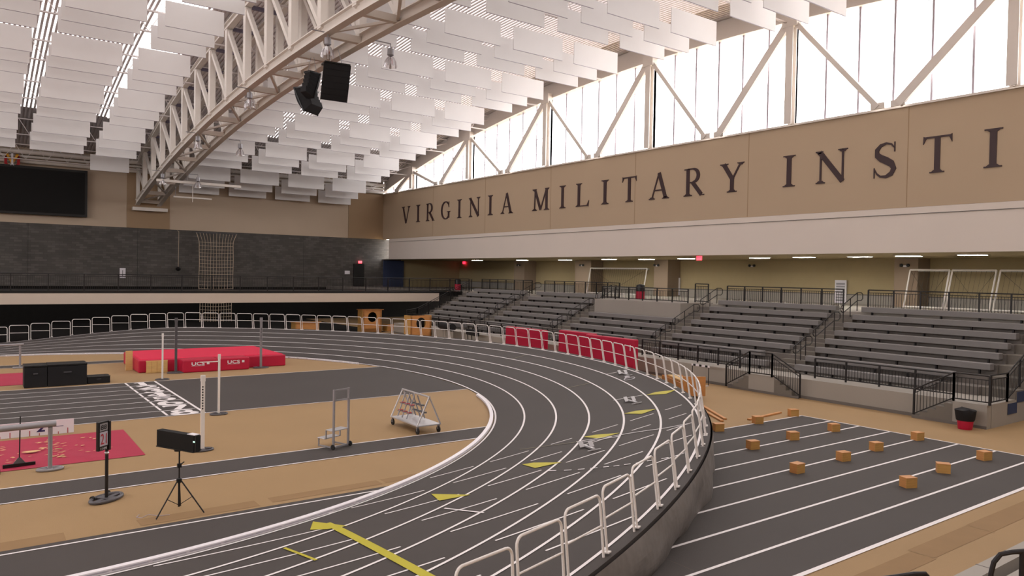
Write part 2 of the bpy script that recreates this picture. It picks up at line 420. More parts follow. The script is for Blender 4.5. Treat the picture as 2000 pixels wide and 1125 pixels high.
# ---------------------------------------------------------------- hall shell
XW = 37.0; YB = 75.0
def hd(y): return 19.6-.00305*(y-CY)**2
def tl(y): return 15.15-.00234*(y-CY)**2
w = MB()
w.box(XW, XW+.4, -14, YB, 8.63, 13.62, 'tanwall')
for y in (18.0, 27.2, 36.4, 45.6, 54.8, 64): w.box(XW-.006, XW, y-.02, y+.02, 8.65, 13.6, 'brownwall')
struct(w.build('wall_right'))
w = MB(); w.box(XW-.02, XW+.4, -14, 73.4, 6.42, 8.62, 'whitewall'); w.box(XW-.05, XW+.1, -14, 73.4, 8.28, 8.31, 'conc')
w.face([(XW, -14, 6.43), (47.2, -14, 6.43), (47.2, 75, 6.43), (XW, 75, 6.43)], 'olive'); struct(w.build('ceiling_concourse'))
w = MB(); w.box(47.1, 47.4, -14, 75, 3.4, 6.45, 'olive')
for y0, y1 in ((60.2, 62), (50.2, 52.4), (41.0, 42.5), (21.4, 22.8)):
    w.box(45.6, 47.1, y0, y1, 3.45, 6.43, 'pillar')
w.box(47.02, 47.1, -14, 75, 3.45, 4.1, 'conclight'); w.box(47.0, 47.1, -14, 75, 4.05, 4.12, 'conc')
struct(w.build('wall_concourse'))
w = MB()
w.box(-45, XW, YB, YB+.4, 8.63, 20.5, 'tanback'); w.box(11.5, 15.1, YB-.05, YB, 8.63, 14.8, 'brownwall'); w.box(32.9, XW, YB-.05, YB, 8.63, 14.8, 'brownwall')
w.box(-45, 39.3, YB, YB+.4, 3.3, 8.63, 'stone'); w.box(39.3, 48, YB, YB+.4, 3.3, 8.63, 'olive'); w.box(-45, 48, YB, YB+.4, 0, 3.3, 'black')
for x in (4.0, 12.4, 28): w.box(x, x+.03, YB-.006, YB, 3.3, 8.63, 'blk')
struct(w.build('wall_back'))
w = MB(); w.box(-45.4, -45, -14, 75, 0, 13, 'whitewall'); struct(w.build('wall_left'))
w = MB(); w.face([(-45.2, -14, 13), (-45.2, 75, 13), (-45.2, 75, 21), (-45.2, -14, 21)], 'glass'); wo = struct(w.build('window_9'))  # unseen window band, added to light the window wall and stands
w = MB()
for y in range(-14, 76, 4): w.box(-45.3, -45.1, y-.05, y+.05, 13, 21, 'mullion')
w.build('window_frame', wo)
w = MB(); w.box(-45, 48, -14.4, -14, 0, 21, 'tanback'); struct(w.build('wall_front'))
w = MB(); w.box(XW, XW+.4, -14, YB, 19.0, 21.2, 'steel'); w.box(-45, XW+.4, YB, YB+.4, 14, 21, 'brownwall')
# roof deck: corrugated sheet running with the arch, added glowing strips between the ribs over the middle
YS = [-14+i*3.0 for i in range(28)]+[70, 72.5, 75]
dk = MB(); sl = MB()
def tgt_zone(x): return 8.6 < x < 10.9
X = -45.0
while X < XW:
    for y0, y1 in zip(YS, YS[1:]):
        z0, z1 = hd(y0)+1.15, hd(y1)+1.15
        dk.face([(X, y0, z0), (X+.13, y0, z0), (X+.13, y1, z1), (X, y1, z1)], 'deck')
        z0 += .07; z1 += .07
        if tgt_zone(X) and y1 <= 67.1: sl.face([(X, y0, z0-.09), (X+.13, y0, z0-.09), (X+.13, y1, z1-.09), (X, y1, z1-.09)], 'sky')
        tgt = sl if (y1 <= 67.1 and X < 34.6 and not 11.2 < X < 17.5) else dk
        tgt.face([(X+.13, y0, z0), (X+.26, y0, z0), (X+.26, y1, z1), (X+.13, y1, z1)], 'sky' if tgt is sl else 'deck')
        dk.face([(X+.13, y0, z0), (X+.13, y0, z0-.07), (X+.13, y1, z1-.07), (X+.13, y1, z1)], 'deck')
        dk.face([(X+.26, y0, z0), (X+.26, y0, z0-.07), (X+.26, y1, z1-.07), (X+.26, y1, z1)], 'deck')
    X += .26
for y0, y1 in zip(YS, YS[1:]): dk.face([(-45.4, y0, hd(y0)+1.6), (XW+1, y0, hd(y0)+1.6), (XW+1, y1, hd(y1)+1.6), (-45.4, y1, hd(y1)+1.6)], 'deck')
struct(dk.build('ceiling')); struct(sl.build('window_8'))  # second mesh holds the added glow strips, not glazing

# window wall
COLY = [2.4, 13.4, 24.33, 34.93, 45.9, 57.1, 67.8]
bays = list(zip([-9]+COLY, COLY+[74.6]))
for i, (a, b) in enumerate(bays):
    g = MB(); n = max(2, round((b-a)/1.78)); ys = [a+(b-a)*j/n for j in range(n+1)]
    for y0, y1 in zip(ys, ys[1:]): g.face([(XW+.2, y0, 13.6), (XW+.2, y1, 13.6), (XW+.2, y1, hd(y1)+.1), (XW+.2, y0, hd(y0)+.1)], 'glass')
    wo = struct(g.build(f'window_{i+1}'))
    f = MB()
    for y in ys: f.box(XW+.14, XW+.26, y-.05, y+.05, 13.6, hd(y)+.1, 'mullion')
    if i > 4:
        for zz in (14.8, 16.0, 17.2, 18.4):
            for y0, y1 in zip(ys, ys[1:]):
                if hd((y0+y1)/2) > zz: f.box(XW+.19, XW+.23, y0, y1, zz-.015, zz+.015, 'mullion')
    f.build('window_frame', wo)
w = MB()
for y0, y1 in zip(YS, YS[1:]):
    for dz0, dz1, x in ((0, 1.3, XW+.05), (-.08, .06, XW-.12), (1.15, 1.3, XW-.3)):
        w.hexa([(x, y0, hd(y0)+dz0), (XW+.45, y0, hd(y0)+dz0), (XW+.45, y1, hd(y1)+dz0), (x, y1, hd(y1)+dz0),
                (x, y0, hd(y0)+dz1), (XW+.45, y0, hd(y0)+dz1), (XW+.45, y1, hd(y1)+dz1), (x, y1, hd(y1)+dz1)], 'steel')
w.box(XW-.1, XW+.3, -14, YB, 13.55, 13.66, 'steel')
struct(w.build('trim_1'))
nm = ['', 'nearest on the right, partly cut off by the frame', 'second from right edge', 'third from right edge', 'fourth from right edge', 'fifth from right edge', 'leftmost, in the low corner']
for i, y in enumerate(COLY):
    if i == 0: continue
    t = thing('window_column', f'white steel column before the clerestory glass, {nm[i]}', 'column', (XW-.35, y, 13.6), group='steel columns along the window wall')
    h = hd(y)-13.6
    m = MB(); m.box(-.18, .18, -.02, .02, 0, h, 'steel'); m.box(-.2, -.16, -.22, .22, 0, h, 'steel'); m.box(.16, .2, -.22, .22, 0, h, 'steel'); m.build('shaft', t)
    MB().box(-.23, .215, -.45, .45, h-.5, h+.25, 'steel').build('gusset_plate', t)
for i, (a, b) in enumerate(bays):
    if i < 2: continue
    mid = (a+b)/2; top = 'taller' if i < 4 else 'lower'
    for s, (ya, yb, wd) in enumerate(((a+.25, mid-.5, .44), (b-.25, mid+.5, .26))):
        if i == 7: ya, yb = (a+.25, a+3.4) if s == 0 else (None, None)
        if ya is None: continue
        t = thing('diagonal_brace', f'white diagonal brace in window bay {["","","second","third","fourth","fifth","sixth","last"][i]} from right edge, {"leaning left" if s==0 else "leaning right"}'.replace('second from', 'first full one from'), 'brace', (XW-.35, yb, 13.6), group='diagonal braces along the window wall')
        MB().beam((0, ya-yb, hd(ya)-13.6-.3), (0, 0, .1), wd, .2, 'steel', (1, 0, 0)).build('brace_bar', t)
        MB().box(-.05, .05, -.35, .35, 0, .3, 'steel').build('gusset_plate', t)

# far walkway and concourse slab
w = MB(); w.box(-45, 36.4, 56.2, 60, 3.25, 3.4, 'blk'); w.box(-45, 33.2, 56.15, 56.3, 2.55, 3.25, 'slab'); w.box(-45, 33.2, 56.3, 60, 3.15, 3.25, 'conc')
w.box(30.5, 47.2, 60, 75, 3.1, 3.4, 'conc'); w.box(33.2, 36.4, 56.2, 60, 3.0, 3.25, 'blk'); struct(w.build('trim_2'))
# grandstand: rows of concrete
XI = lambda i: 30.68+.78*i
ZI = lambda i: 1.135+.36*i                               # tread height of row i
SEC = [(11.95, 19.2), (20.5, 27.8), (29.05, 36.4), (37.8, 45.0), (46.5, 53.8)]
g = MB()
Y0, Y1 = 10.75, 55.3
g.box(28.4, 36.3, Y0, Y1, 0, .82, 'conclight')
g.box(28.37, 28.399, Y0, Y1, 0, .12, 'conc')
for i in range(7): g.box(XI(i)-.42, XI(6)+.8, 11.9, Y1, ZI(i)-.36, ZI(i), 'conc')
g.box(XI(6)+.3, 47.1, -14, 56.2, 3.1, 3.45, 'conclight'); g.box(36.3, 36.5, -14, 56.2, 0, 3.3, 'conclight')
g.box(36.4, 47.1, 56.2, 60.0, 3.2, 3.44, 'conclight')
g.box(XI(4)-.35, XI(6)+1, 29.05, 36.4, ZI(4)-.3, 3.5, 'conclight')
for i in range(8): g.box(29.75+.78*i-.1, 36.4, Y0, 11.9, ZI(i)-.72+.0, ZI(i)-.36, 'tread'); g.box(29.68+.78*i, 30.458+.78*i, Y0-.045, Y0-.03, ZI(i)-.78, ZI(i)-.40, 'blue')
g.box(28.38, 36.4, Y0-.02, Y0-.001, 0, .83, 'conclight')
for i in range(7): g.box(29.7+.78*i, 36.4-.002*i, Y0-.021-.001*i, Y0-.002-.001*i, .83 if i == 0 else ZI(i-1)-.42, ZI(i)-.42, 'conclight')
for a, b in ((19.2, 20.5), (27.8, 29.05), (36.4, 37.8), (45.0, 46.5), (53.8, 55.2)):
    for i in range(7):
        x = XI(i)-.42; g.box(x-.39, x+.02, a+.03, b-.03, ZI(i)-.36, ZI(i)-.18, 'tread'); g.box(x, x+.39, a+.03, b-.03, ZI(i), ZI(i)+.004, 'tread')
struct(g.build('grandstand_steps'))
# white nosing board of the lowest row
seatn = ['nearest right', 'second from right', 'middle', 'fourth from right', 'far left']
def bench(x, z, y0, y1, label, grp):
    t = thing('bench', label, 'bench', (x, (y0+y1)/2, z-.43), group=grp); L = (y1-y0)/2
    MB().box(-.15, .2, -L, L, .18, .43, 'seat').build('seat', t, bevel=.02)
    n = 5
    for k in range(n):
        y = -L+.45+(2*L-.9)*k/(n-1)
        MB().box(.0, .12, y-.03, y+.03, 0, .18, 'railblk').build('bracket', t)
for s, (a, b) in enumerate(SEC):
    for i in range(7):
        if s == 2 and i > 3: continue
        aa = a+1.0 if i == 0 else a
        bench(XI(i)+.05, ZI(i)+.43, aa, b, f'grey bleacher bench in the {seatn[s]} seating block, {ORD[i+2]} row up', 'bleacher benches of the stand')
    bench(29.9, 1.22, a+1.4 if s == 0 else a+.2, b, f'pale edged front row bench behind black railing, {seatn[s]} seating block', 'front row benches of the stand')

# black picket railings
def railing(pts, label, grp, H=1.07, step=1.22, base='z', panel=True):
    """pts: list of (x,y,z) floor points"""
    p0 = Vector(pts[0]); t = thing('railing', label, 'railing', p0, group=grp)
    m = MB(); m.tube([Vector(p)-p0+Vector((0, 0, H)) for p in pts], .028, 'railblk', 6); m.build('top_rail', t)
    for a, b in zip(pts, pts[1:]):
        a = Vector(a)-p0; b = Vector(b)-p0; L = (b-a).length; n = max(1, round(L/step))
        for j in range(n+1):
            q = a.lerp(b, j/n); MB().box(q.x-.03, q.x+.03, q.y-.03, q.y+.03, q.z, q.z+H, 'railblk').build('post', t)
        m = MB(); up = Vector((0, 0, 1)); m.beam(a+up*.1, b+up*.1, .03, .04, 'railblk'); m.beam(a+up*(H-.14), b+up*(H-.14), .03, .03, 'railblk')
        k = int(L/.125)
        for j in range(1, k):
            q = a.lerp(b, j/k); m.box(q.x-.008, q.x+.008, q.y-.008, q.y+.008, q.z+.1, q.z+H-.14, 'railblk')
        m.build('picket_panel', t)
G2 = 'black picket railings of concourse'; G1 = 'black picket railings at foot of stand'
zc = 3.48
railing([(36.1, 53.75, zc), (36.1, 46.6, zc)], 'black picket railing above far left seating block', G2)
railing([(36.1, 45.0, zc), (36.1, 36.8, zc)], 'black picket railing above fourth seating block from the right', G2)
railing([(34.15, 36.4, 3.5), (34.15, 29.1, 3.5)], 'black picket railing on the raised concrete box of middle block', G2, H=.82)
railing([(36.1, 30.2, zc), (36.1, 29.2, zc)], 'short black picket railing beside the concrete box', G2, H=1.15)
railing([(36.1, 27.8, zc), (36.1, 20.6, zc)], 'black picket railing above second seating block from right', G2)
railing([(36.1, 19.3, zc), (36.1, 8.0, zc)], 'long black picket railing above the nearest right seating block', G2)
railing([(-10, 56.3, 3.42), (36.4, 56.3, 3.42)], 'very long black picket railing along the far upper walkway', G2, H=1.1, step=2.0)
zb = .84
railing([(29.0, 54, zb), (29.0, 29.2, zb)], 'black picket railing at stand foot behind the red pads', G1, step=1.6, H=.84)
railing([(28.95, 27.7, zb), (28.95, 21.5, zb)], 'black picket railing at stand foot behind the wooden cart', G1, step=1.25, H=.84)
railing([(28.95, 17.7, zb), (28.95, 12.2, zb)], 'black picket railing at stand foot between the two stairs', G1, step=1.25, H=.84)
railing([(28.1, 21.6, .05), (28.1, 20.35, .75), (28.1, 19.2, .75), (28.1, 17.85, .05)], 'black railing over the small double stair at the front', G1, step=1.1, H=1.02)
railing([(28.1, 13.2, .05), (28.1, 11.85, .82), (28.1, 10.7, .82)], 'black railing down the stair at the right end of stand', G1, step=1.1, H=1.0)
railing([(28.2, 10.72, .82), (29.6, 10.72, .82), (36, 10.72, 3.45)], 'black railing climbing the right end stair of the stand', G1, step=1.25, H=1.02)
railing([(29.2, 54.6, .85), (30.2, 54.6, 1.0), (35.9, 55.1, 3.45)], 'black railing climbing the stair at the far left end', G1, step=1.3, H=1.05)
g = MB()
for s, (yt, yb) in enumerate(((20.4, 21.5), (19.1, 17.95))):
    n = 4
    for i in range(n):
        f0 = i/n; f1 = (i+1)/n; ya = yt+(yb-yt)*f0; y2 = yt+(yb-yt)*f1
        g.box(28.12, 28.38, min(ya, y2), max(ya, y2), 0, .78*(1-f0)-.12, 'tread')
g.box(28.12, 28.38, 19.1, 20.4, 0, .78, 'conclight'); g.box(28.1, 28.12, 17.9, 21.5, 0, .1, 'conc')
tag(g.build('double_stair'), 'small double sided concrete stair at front of stand', 'stairs')
g = MB()
for i in range(5): g.box(28.05, 28.38, 11.85+.28*i, 12.13+.28*i, 0, .72-.15*i, 'tread')
g.box(28.05, 28.38, 10.75, 11.85, 0, .82, 'conclight'); g.box(28.03, 28.05, 10.75, 13.2, 0, .1, 'conc')
tag(g.build('end_stair'), 'concrete stair and landing at right end of stand behind waste bin', 'stairs')
# aisle handrails
def aisle(y, i0, i1, label):
    t = thing('aisle_handrail', label, 'handrail', (XI(i0)-.3, y, ZI(i0)), group='aisle handrails of the stand')
    a = Vector((0, 0, 0)); b = Vector((XI(i1)-XI(i0), 0, ZI(i1)-ZI(i0)))
    up = Vector((0, 0, .9)); d = Vector((.35, 0, .0))
    pts = [a+Vector((-.15, 0, .55)), a+Vector((-.22, 0, .62)), a+Vector((-.2, 0, .8)), a+up, b+up, b+up+d, b+Vector((.5, 0, .82)), b+Vector((.5, 0, .6)), b+Vector((.35, 0, .5)), b+Vector((0, 0, .5)), a+Vector((0, 0, .5)), a+Vector((-.15, 0, .55))]
    MB().tube(pts, .022, 'railblk', 6).build('rail_loop', t)
    for f in (0, .5, 1):
        q = a.lerp(b, f); MB().tube([q, q+up], .022, 'railblk', 6).build('post', t)
for n_, y in enumerate((19.55, 28.1, 37.0, 45.4)):
    for q, (i0, i1) in enumerate(((0, 1), (2, 4), (5, 6.6))):
        aisle(y, i0, i1, f'black looped handrail, {["bottom","middle","top"][q]} of the {["first","second","third","fourth"][n_]} stand aisle from right')

# ---------------------------------------------------------------- roof truss
YT = [71.44, 67.8, 64.2, 60.55, 56.85, 53.1, 49.4, 45.7, 42.05, 38.4, 34.8, 31.15, 27.5, 23.9, 20.2, 16.6, 13, 9.3, 5.7, 2]
YC = [74.95]+YT+[-2]
tr = thing('roof_truss', 'deep white steel box truss arching overhead to the far wall', 'truss', (13.25, 74.9, 10.66))
org = Vector((13.25, 74.9, 10.66))
tt = lambda y: 19.75-.00295*(y-CY)**2
for xx in (12.35, 14.15):
    m = MB(); n = MB()
    for a, b in zip(YC, YC[1:]):
        for zf, mm, wd, dp in ((tl, m, .36, .46), (tt, n, .36, .36)):
            za, zb_ = zf(a)+.24, zf(b)+.24
            pa = Vector((xx, a, za))-org; pb = Vector((xx, b, zb_))-org
            mm.beam(pa+Vector((0, 0, -dp/2)), pb+Vector((0, 0, -dp/2)), wd, .05, 'steel'); mm.beam(pa+Vector((0, 0, dp/2)), pb+Vector((0, 0, dp/2)), wd, .05, 'steel'); mm.beam(pa, pb, .07, dp, 'steel')
    m.build('bottom_chord', tr); n.build('top_chord', tr)
    for i, y in enumerate(YT):
        MB().beam(Vector((xx, y, tl(y)+.35))-org, Vector((xx, y, tt(y)))-org, .4, .34, 'steel', (1, 0, 0)).build('vertical', tr)
        if i+1 < len(YT): y2 = YT[i+1]; MB().beam(Vector((xx, y, tt(y)))-org, Vector((xx, y2, tl(y2)+.35))-org, .22, .22, 'steel', (1, 0, 0)).build('diagonal', tr)
    MB().beam(Vector((xx, 74.9, tt(74.9)))-org, Vector((xx, 71.44, tl(71.44)+.3))-org, .16, .16, 'steel').build('diagonal', tr)
    MB().beam(Vector((xx, 74.7, tl(74.7)))-org, Vector((xx, 74.7, tt(74.7)))-org, .3, .26, 'steel', (1, 0, 0)).build('vertical', tr)
for i, y in enumerate([74.3]+YT):
    m = MB(); z = tl(y)+.2
    m.beam(Vector((12.4, y, z))-org, Vector((14.1, y, z))-org, .26, .3, 'steel'); m.build('cross_beam', tr)
    MB().beam(Vector((12.4, y, tt(y)+.1))-org, Vector((14.1, y, tt(y)+.1))-org, .16, .2, 'purple').build('upper_cross_beam', tr)
    if i+1 <= len(YT)-1 and i % 2 == 0:
        y2 = YT[i]; MB().beam(Vector((12.4, y, z))-org, Vector((14.1, y2, tl(y2)+.2))-org, .12, .12, 'steel').build('lacing_bar', tr)
    elif i+1 <= len(YT)-1:
        y2 = YT[i]; MB().beam(Vector((14.1, y, z))-org, Vector((12.4, y2, tl(y2)+.2))-org, .12, .12, 'steel').build('lacing_bar', tr)
tag(MB().box(11.9, 14.8, 74.3, 74.94, 10.2, 10.5, 'steel').build('truss_bearing'), 'white steel bearing shelf below the foot of the truss', 'bracket')

# joists across the hall between the baffle banks
PY = [4.1, 11.5, 19.0, 26.45, 34.1, 41.55, 49.05, 56.4, 63.4, 70.6]
jn = 0
for i, y in enumerate([p-1.9 for p in PY[::-1]]+[73.9]):
    if y < 14: continue
    z0 = hd(y)-.28; z1 = hd(y)+1.0
    t = thing('roof_joist', f'white open web joist under the roof deck, {ordn(i+1) if i<10 else "against the wall,"} from the back wall'.replace('against the wall, from', 'hard against'), 'joist', (0, y, z0), group='roof joists across the hall')
    m = MB(); m.box(-6, 36.6, -.07, -.02, 0, .07, 'joist'); m.box(-6, 36.6, .02, .07, 0, .07, 'joist'); m.build('bottom_chord', t)
    MB().box(-6, 37, -.07, .07, z1-z0-.08, z1-z0, 'joist').build('top_chord', t)
    m = MB(); x = -6; fl2 = 0
    while x < 36: m.beam((x, 0, .05 if fl2 else z1-z0), (x+.75, 0, z1-z0 if fl2 else .05), .04, .04, 'joist'); x += .75; fl2 = 1-fl2
    m.build('web_bars', t)
    MB().beam((34.2, 0, .02), (36.9, 0, .9), .09, .07, 'joist').build('end_strut', t)

# ---------------------------------------------------------------- acoustic baffles
def bafmesh(wd):
    m = MB(); m.box(-wd/2, wd/2, -.025, .025, 0, 1.3, 'baffle'); m.box(-wd/2, wd/2, -.027, .027, -.012, .004, 'mullion')
    return m
proto = {}
cols = [(x, 3.6, 'R', n) for n, x in ((1, 31.05), (2, 26.55), (3, 22.05), (4, 17.55))]+[(9.52, 2.9, 'L', 1), (5.44, 3.56, 'L', 2), (.96, 3.58, 'L', 3), (-3.5, 3.58, 'L', 4)]
cnt = 0
for i, y in enumerate(PY[::-1]):
    for j, dy in enumerate((0, 1.9, 3.75)):
        yy = y+dy
        if yy > 74.6: continue
        for x, wd, side, n in cols:
            if i == 0 and side == 'L' and not (n == 1 and j == 0): continue
            z = hd(yy)-1.85
            if not any(inframe((x+sx*wd/2, yy, z+sz), 25) for sx in (-1, 0, 1) for sz in (0, 1.3)): continue
            cnt += 1
            side_t = (f'{ORD[n]} from window side' if side == 'R' else f'{ORD[n]} left of truss')
            lab = f'white ceiling baffle, {["near","middle","rear"][j]} row, {ORD[i+1]} bank off back wall, {side_t}'
            if wd not in proto:
                o = bafmesh(wd).build('ceiling_baffle')
                proto[wd] = o; r = o
            else: r = proto[wd].copy(); C.objects.link(r)
            r.location = (x, yy, z); tag(r, lab, 'baffle', 'hanging acoustic baffles')

# ---------------------------------------------------------------- wall lettering
def strip(pts, ws):
    out = []; L = len(pts); E = []
    for j, p in enumerate(pts):
        a = Vector(pts[max(0, j-1)]); b = Vector(pts[min(L-1, j+1)]); d = (b-a).normalized(); n = Vector((-d.y, d.x))*ws[j]/2
        E.append((Vector(p)-n, Vector(p)+n))
    for a, b in zip(E, E[1:]): out.append([a[0], b[0], b[1], a[1]])
    return out
def bar(x0, y0, x1, y1, w): return strip([(x0, y0), (x1, y1)], [w, w])
def ser(x, y, w, up): # serif with a bracketed triangle
    h = .035; s = 1 if up else -1
    return [[(x-w, y), (x+w, y), (x+w, y+s*h), (x-w, y+s*h)], [(x-w*.75, y+s*h), (x+w*.75, y+s*h), (x+w*.45, y+s*h*2.4), (x-w*.45, y+s*h*2.4)]]
def arc(cx_, cy_, rx, ry, a0, a1, w0, w1, n=14, wm=None):
    pts = []; ws = []
    for i in range(n+1):
        t = i/n; a = math.radians(a0+(a1-a0)*t); pts.append((cx_+rx*math.cos(a), cy_+ry*math.sin(a)))
        s = abs(math.cos(a)); ws.append(w0+(w1-w0)*s)
    return strip(pts, ws)
def glyph(ch):   # in a box 0..w, 0..1 ; returns polys, natural width
    T, t = .155, .05
    if ch == 'I': return bar(.2, 0, .2, 1, T)+ser(.2, 0, .2, 1)+ser(.2, 1, .2, 0), .4
    if ch == 'V': return bar(.16, .98, .50, .0, T*.95)+bar(.52, .0, .84, .98, t*1.3)+ser(.17, 1, .17, 0)+ser(.84, 1, .15, 0), 1.0
    if ch == 'A': return bar(.5, 1, .16, .02, t*1.2)+bar(.5, 1, .84, .02, T)+bar(.24, .34, .74, .34, t)+ser(.16, 0, .15, 1)+ser(.84, 0, .17, 1), 1.0
    if ch == 'N': return bar(.16, 0, .16, .97, t*1.2)+bar(.12, .97, .86, .02, T)+bar(.86, .02, .86, 1, t*1.2)+ser(.16, 0, .15, 1)+ser(.11, 1, .12, 0)+ser(.86, 1, .15, 0), 1.0
    if ch == 'M': return bar(.14, 0, .17, .97, t*1.2)+bar(.16, .97, .5, .03, T*.8)+bar(.5, .03, .83, .97, t*1.2)+bar(.85, 0, .84, 1, T*.8)+ser(.14, 0, .14, 1)+ser(.85, 0, .15, 1)+ser(.13, 1, .12, 0)+ser(.87, 1, .12, 0), 1.0
    if ch == 'L': return bar(.22, 0, .22, 1, T*1.15)+ser(.22, 1, .21, 0)+ser(.18, 0, .17, 1)+bar(.2, .022, .88, .022, .045)+strip([(.95, .24), (.86, .0)], [.02, .14]), 1.0
    if ch == 'T': return bar(.5, 0, .5, 1, T*1.2)+ser(.5, 0, .24, 1)+bar(.04, .975, .96, .975, .05)+strip([(.03, .8), (.09, 1.0)], [.01, .12])+strip([(.97, .8), (.91, 1.0)], [.01, .12]), 1.0
    if ch == 'Y': return bar(.5, 0, .5, .48, T)+ser(.5, 0, .2, 1)+bar(.15, .98, .53, .42, T)+bar(.5, .42, .84, .98, t*1.3)+ser(.16, 1, .17, 0)+ser(.85, 1, .14, 0), 1.0
    if ch == 'R': return bar(.2, 0, .2, 1, T)+ser(.2, 0, .2, 1)+bar(.02, .98, .3, .98, .04)+arc(.42, .74, .28, .245, 90, -90, .05, T)+bar(.2, .985, .43, .985, .05)+bar(.2, .49, .43, .49, .045)+bar(.42, .5, .86, .03, T)+[[(.76, 0), (1.0, 0), (1.0, .035), (.8, .05)]], 1.0
    if ch == 'G': return arc(.52, .5, .42, .47, 50, 310, .05, T)+bar(.83, .08, .83, .42, T*.9)+[[(.66, .40), (1.0, .40), (1.0, .44), (.66, .44)]]+bar(.78, .86, .86, .66, .05)+bar(.85, .68, .85, .97, .035), 1.0
    if ch == 'S':
        pts = [(.84, .84), (.74, .94), (.55, .98), (.34, .93), (.2, .8), (.21, .66), (.36, .56), (.56, .48), (.76, .38), (.84, .24), (.75, .1), (.55, .02), (.34, .04), (.2, .13), (.12, .26)]
        ws = [.03, .05, .06, .1, .16, .19, .21, .22, .21, .19, .15, .09, .06, .05, .03]
        return strip(pts, ws)+bar(.86, .72, .86, 1.0, .04)+bar(.11, .0, .11, .3, .04), .96
words = [('first', [('V', 70.51, 68.65), ('I', 67.38, 66.58), ('R', 65.37, 63.69), ('G', 62.47, 60.7), ('I', 59.47, 58.7), ('N', 57.44, 55.61), ('I', 54.35, 53.59), ('A', 52.4, 50.63)]),
 ('second', [('M', 47.93, 45.76), ('I', 44.49, 43.76), ('L', 42.56, 41.02), ('I', 39.75, 39.01), ('T', 37.66, 36.22), ('A', 35.09, 33.31), ('R', 32.06, 30.41), ('Y', 29.21, 27.46)]),
 ('third', [('I', 24.87, 24.12), ('N', 22.87, 21.08), ('S', 19.79, 18.5), ('T', 17.31, 15.93), ('I', 14.61, 13.87)])]
for wn, lst in words:
    for k, (ch, ya, yb) in enumerate(lst):
        pol, nw = glyph(ch); wd = ya-yb; m = MB()
        M4 = Matrix(((0, 0, -1, 0), (-wd/nw, 0, 0, 0), (0, 1.74, 0, 0), (0, 0, 0, 1)))
        for q, pl in enumerate(pol): m.prism([(p[0], p[1]) for p in pl], M4, 'bronze', .04+.0006*(q % 5))
        o = m.build('wall_letter'); o.location = (XW-.001, ya, 10.19)
        tag(o, f'dark bronze letter {ch} on tan wall, {ORD[k+1]} character of the {wn} word', 'letter', 'dark letters on the tan wall')

# lane numbers painted between the finish lines
def digit(d):
    T, t = .3, .12
    if d == 1: return bar(.5, 0, .5, 1, T)+ser(.5, 0, .36, 1)+bar(.2, .8, .5, .96, .14)
    if d == 2: return arc(.48, .68, .32, .25, 160, -35, .14, .28)+bar(.74, .55, .2, .1, .18)+bar(.1, .09, .92, .09, .18)+bar(.9, .05, .94, .3, .08)
    if d == 3: return arc(.45, .74, .3, .2, 150, -90, .12, .26)+arc(.45, .28, .36, .22, 90, -150, .12, .3)
    if d == 4: return bar(.62, 0, .62, 1, T)+bar(.08, .3, .98, .3, .14)+bar(.08, .32, .6, .96, .1)+ser(.62, 0, .3, 1)
    if d == 5: return bar(.2, .92, .86, .92, .16)+bar(.22, .5, .22, .95, .12)+arc(.44, .32, .36, .27, 130, -150, .14, .3)
    if d == 6: return arc(.5, .3, .34, .25, 0, 360, .12, .3, 24)+arc(.66, .42, .5, .5, 110, 180, .12, .28)
    if d == 7: return bar(.08, .9, .95, .9, .2)+bar(.86, .86, .42, 0, .26)+bar(.1, .72, .1, .96, .08)
    if d == 8: return arc(.5, .74, .27, .2, 0, 360, .12, .26, 24)+arc(.5, .26, .36, .22, 0, 360, .12, .3, 24)
m = MB()
for d in range(1, 9):
    y1 = 35.6-(d-1)*1.081-.06
    for q, pl in enumerate(digit(d)):
        m.face([(5.58+p[0]*.9, y1-.98+p[1]*.94, .0135+.0004*(q % 6)) for p in pl], 'white')
m.build('lane_numbers', fl)

# ---------------------------------------------------------------- far wall fittings
t = thing('scoreboard', 'large black video scoreboard on the far tan wall', 'scoreboard', (1.6, 74.4, 9.33))
m = MB(); m.box(-6.7, 6.73, .1, .5, 0, 4.05, 'blk'); m.build('cabinet', t, bevel=.03)
m = MB(); m.box(-6.5, 6.53, .07, .1, .2, 3.85, 'screen'); m.build('screen', t)
t = thing('wall_emblem', 'red, gold and white interlocked letter emblem above the scoreboard', 'emblem', (2.84, 74.35, 13.3))
E4 = lambda: Matrix(((1, 0, 0, 0), (0, 0, -1, 0), (0, 1, 0, 0), (0, 0, 0, 1)))
def emb(polys, mt, nm, d):
    m = MB()
    for pl in polys: m.prism(pl, E4(), mt, d)
    m.build(nm, t)
emb(bar(-.44, .12, -.44, .8, .2)+bar(.44, .12, .44, .8, .2)+bar(-.44, .78, 0, .36, .2)+bar(.44, .78, 0, .36, .2)+bar(-.52, .1, -.28, .1, .07)+bar(.28, .1, .52, .1, .07), 'cloth', 'letter_m', .08)
emb(bar(-.38, .92, 0, .2, .17)+bar(.38, .92, 0, .2, .17)+bar(-.45, .92, -.25, .92, .06)+bar(.25, .92, .45, .92, .06), 'gold', 'letter_v', .11)
emb(bar(0, 0, 0, 1.05, .15)+bar(-.13, .03, .13, .03, .07)+bar(-.13, 1.02, .13, 1.02, .07), 'board', 'letter_i', .14)
for k, (z, r) in enumerate(((13.75, .16), (14.15, .12), (14.5, .2))):
    tag(MB().tube([(-10, 74.7-.2*k, z), (36.8, 74.7-.2*k, z)], r, 'steel', 10).build('ceiling_duct', smooth=True), ['lower', 'middle', 'upper'][k]+' white pipe running along top of the far wall', 'pipe', 'pipes along the far wall')
tag(MB().tube([(14.6, 64, 11.85), (14.6, 64, 10.4)], .025, 'steel', 6).build('hanging_rod'), 'thin white rod hanging from the rigging bar', 'rod')
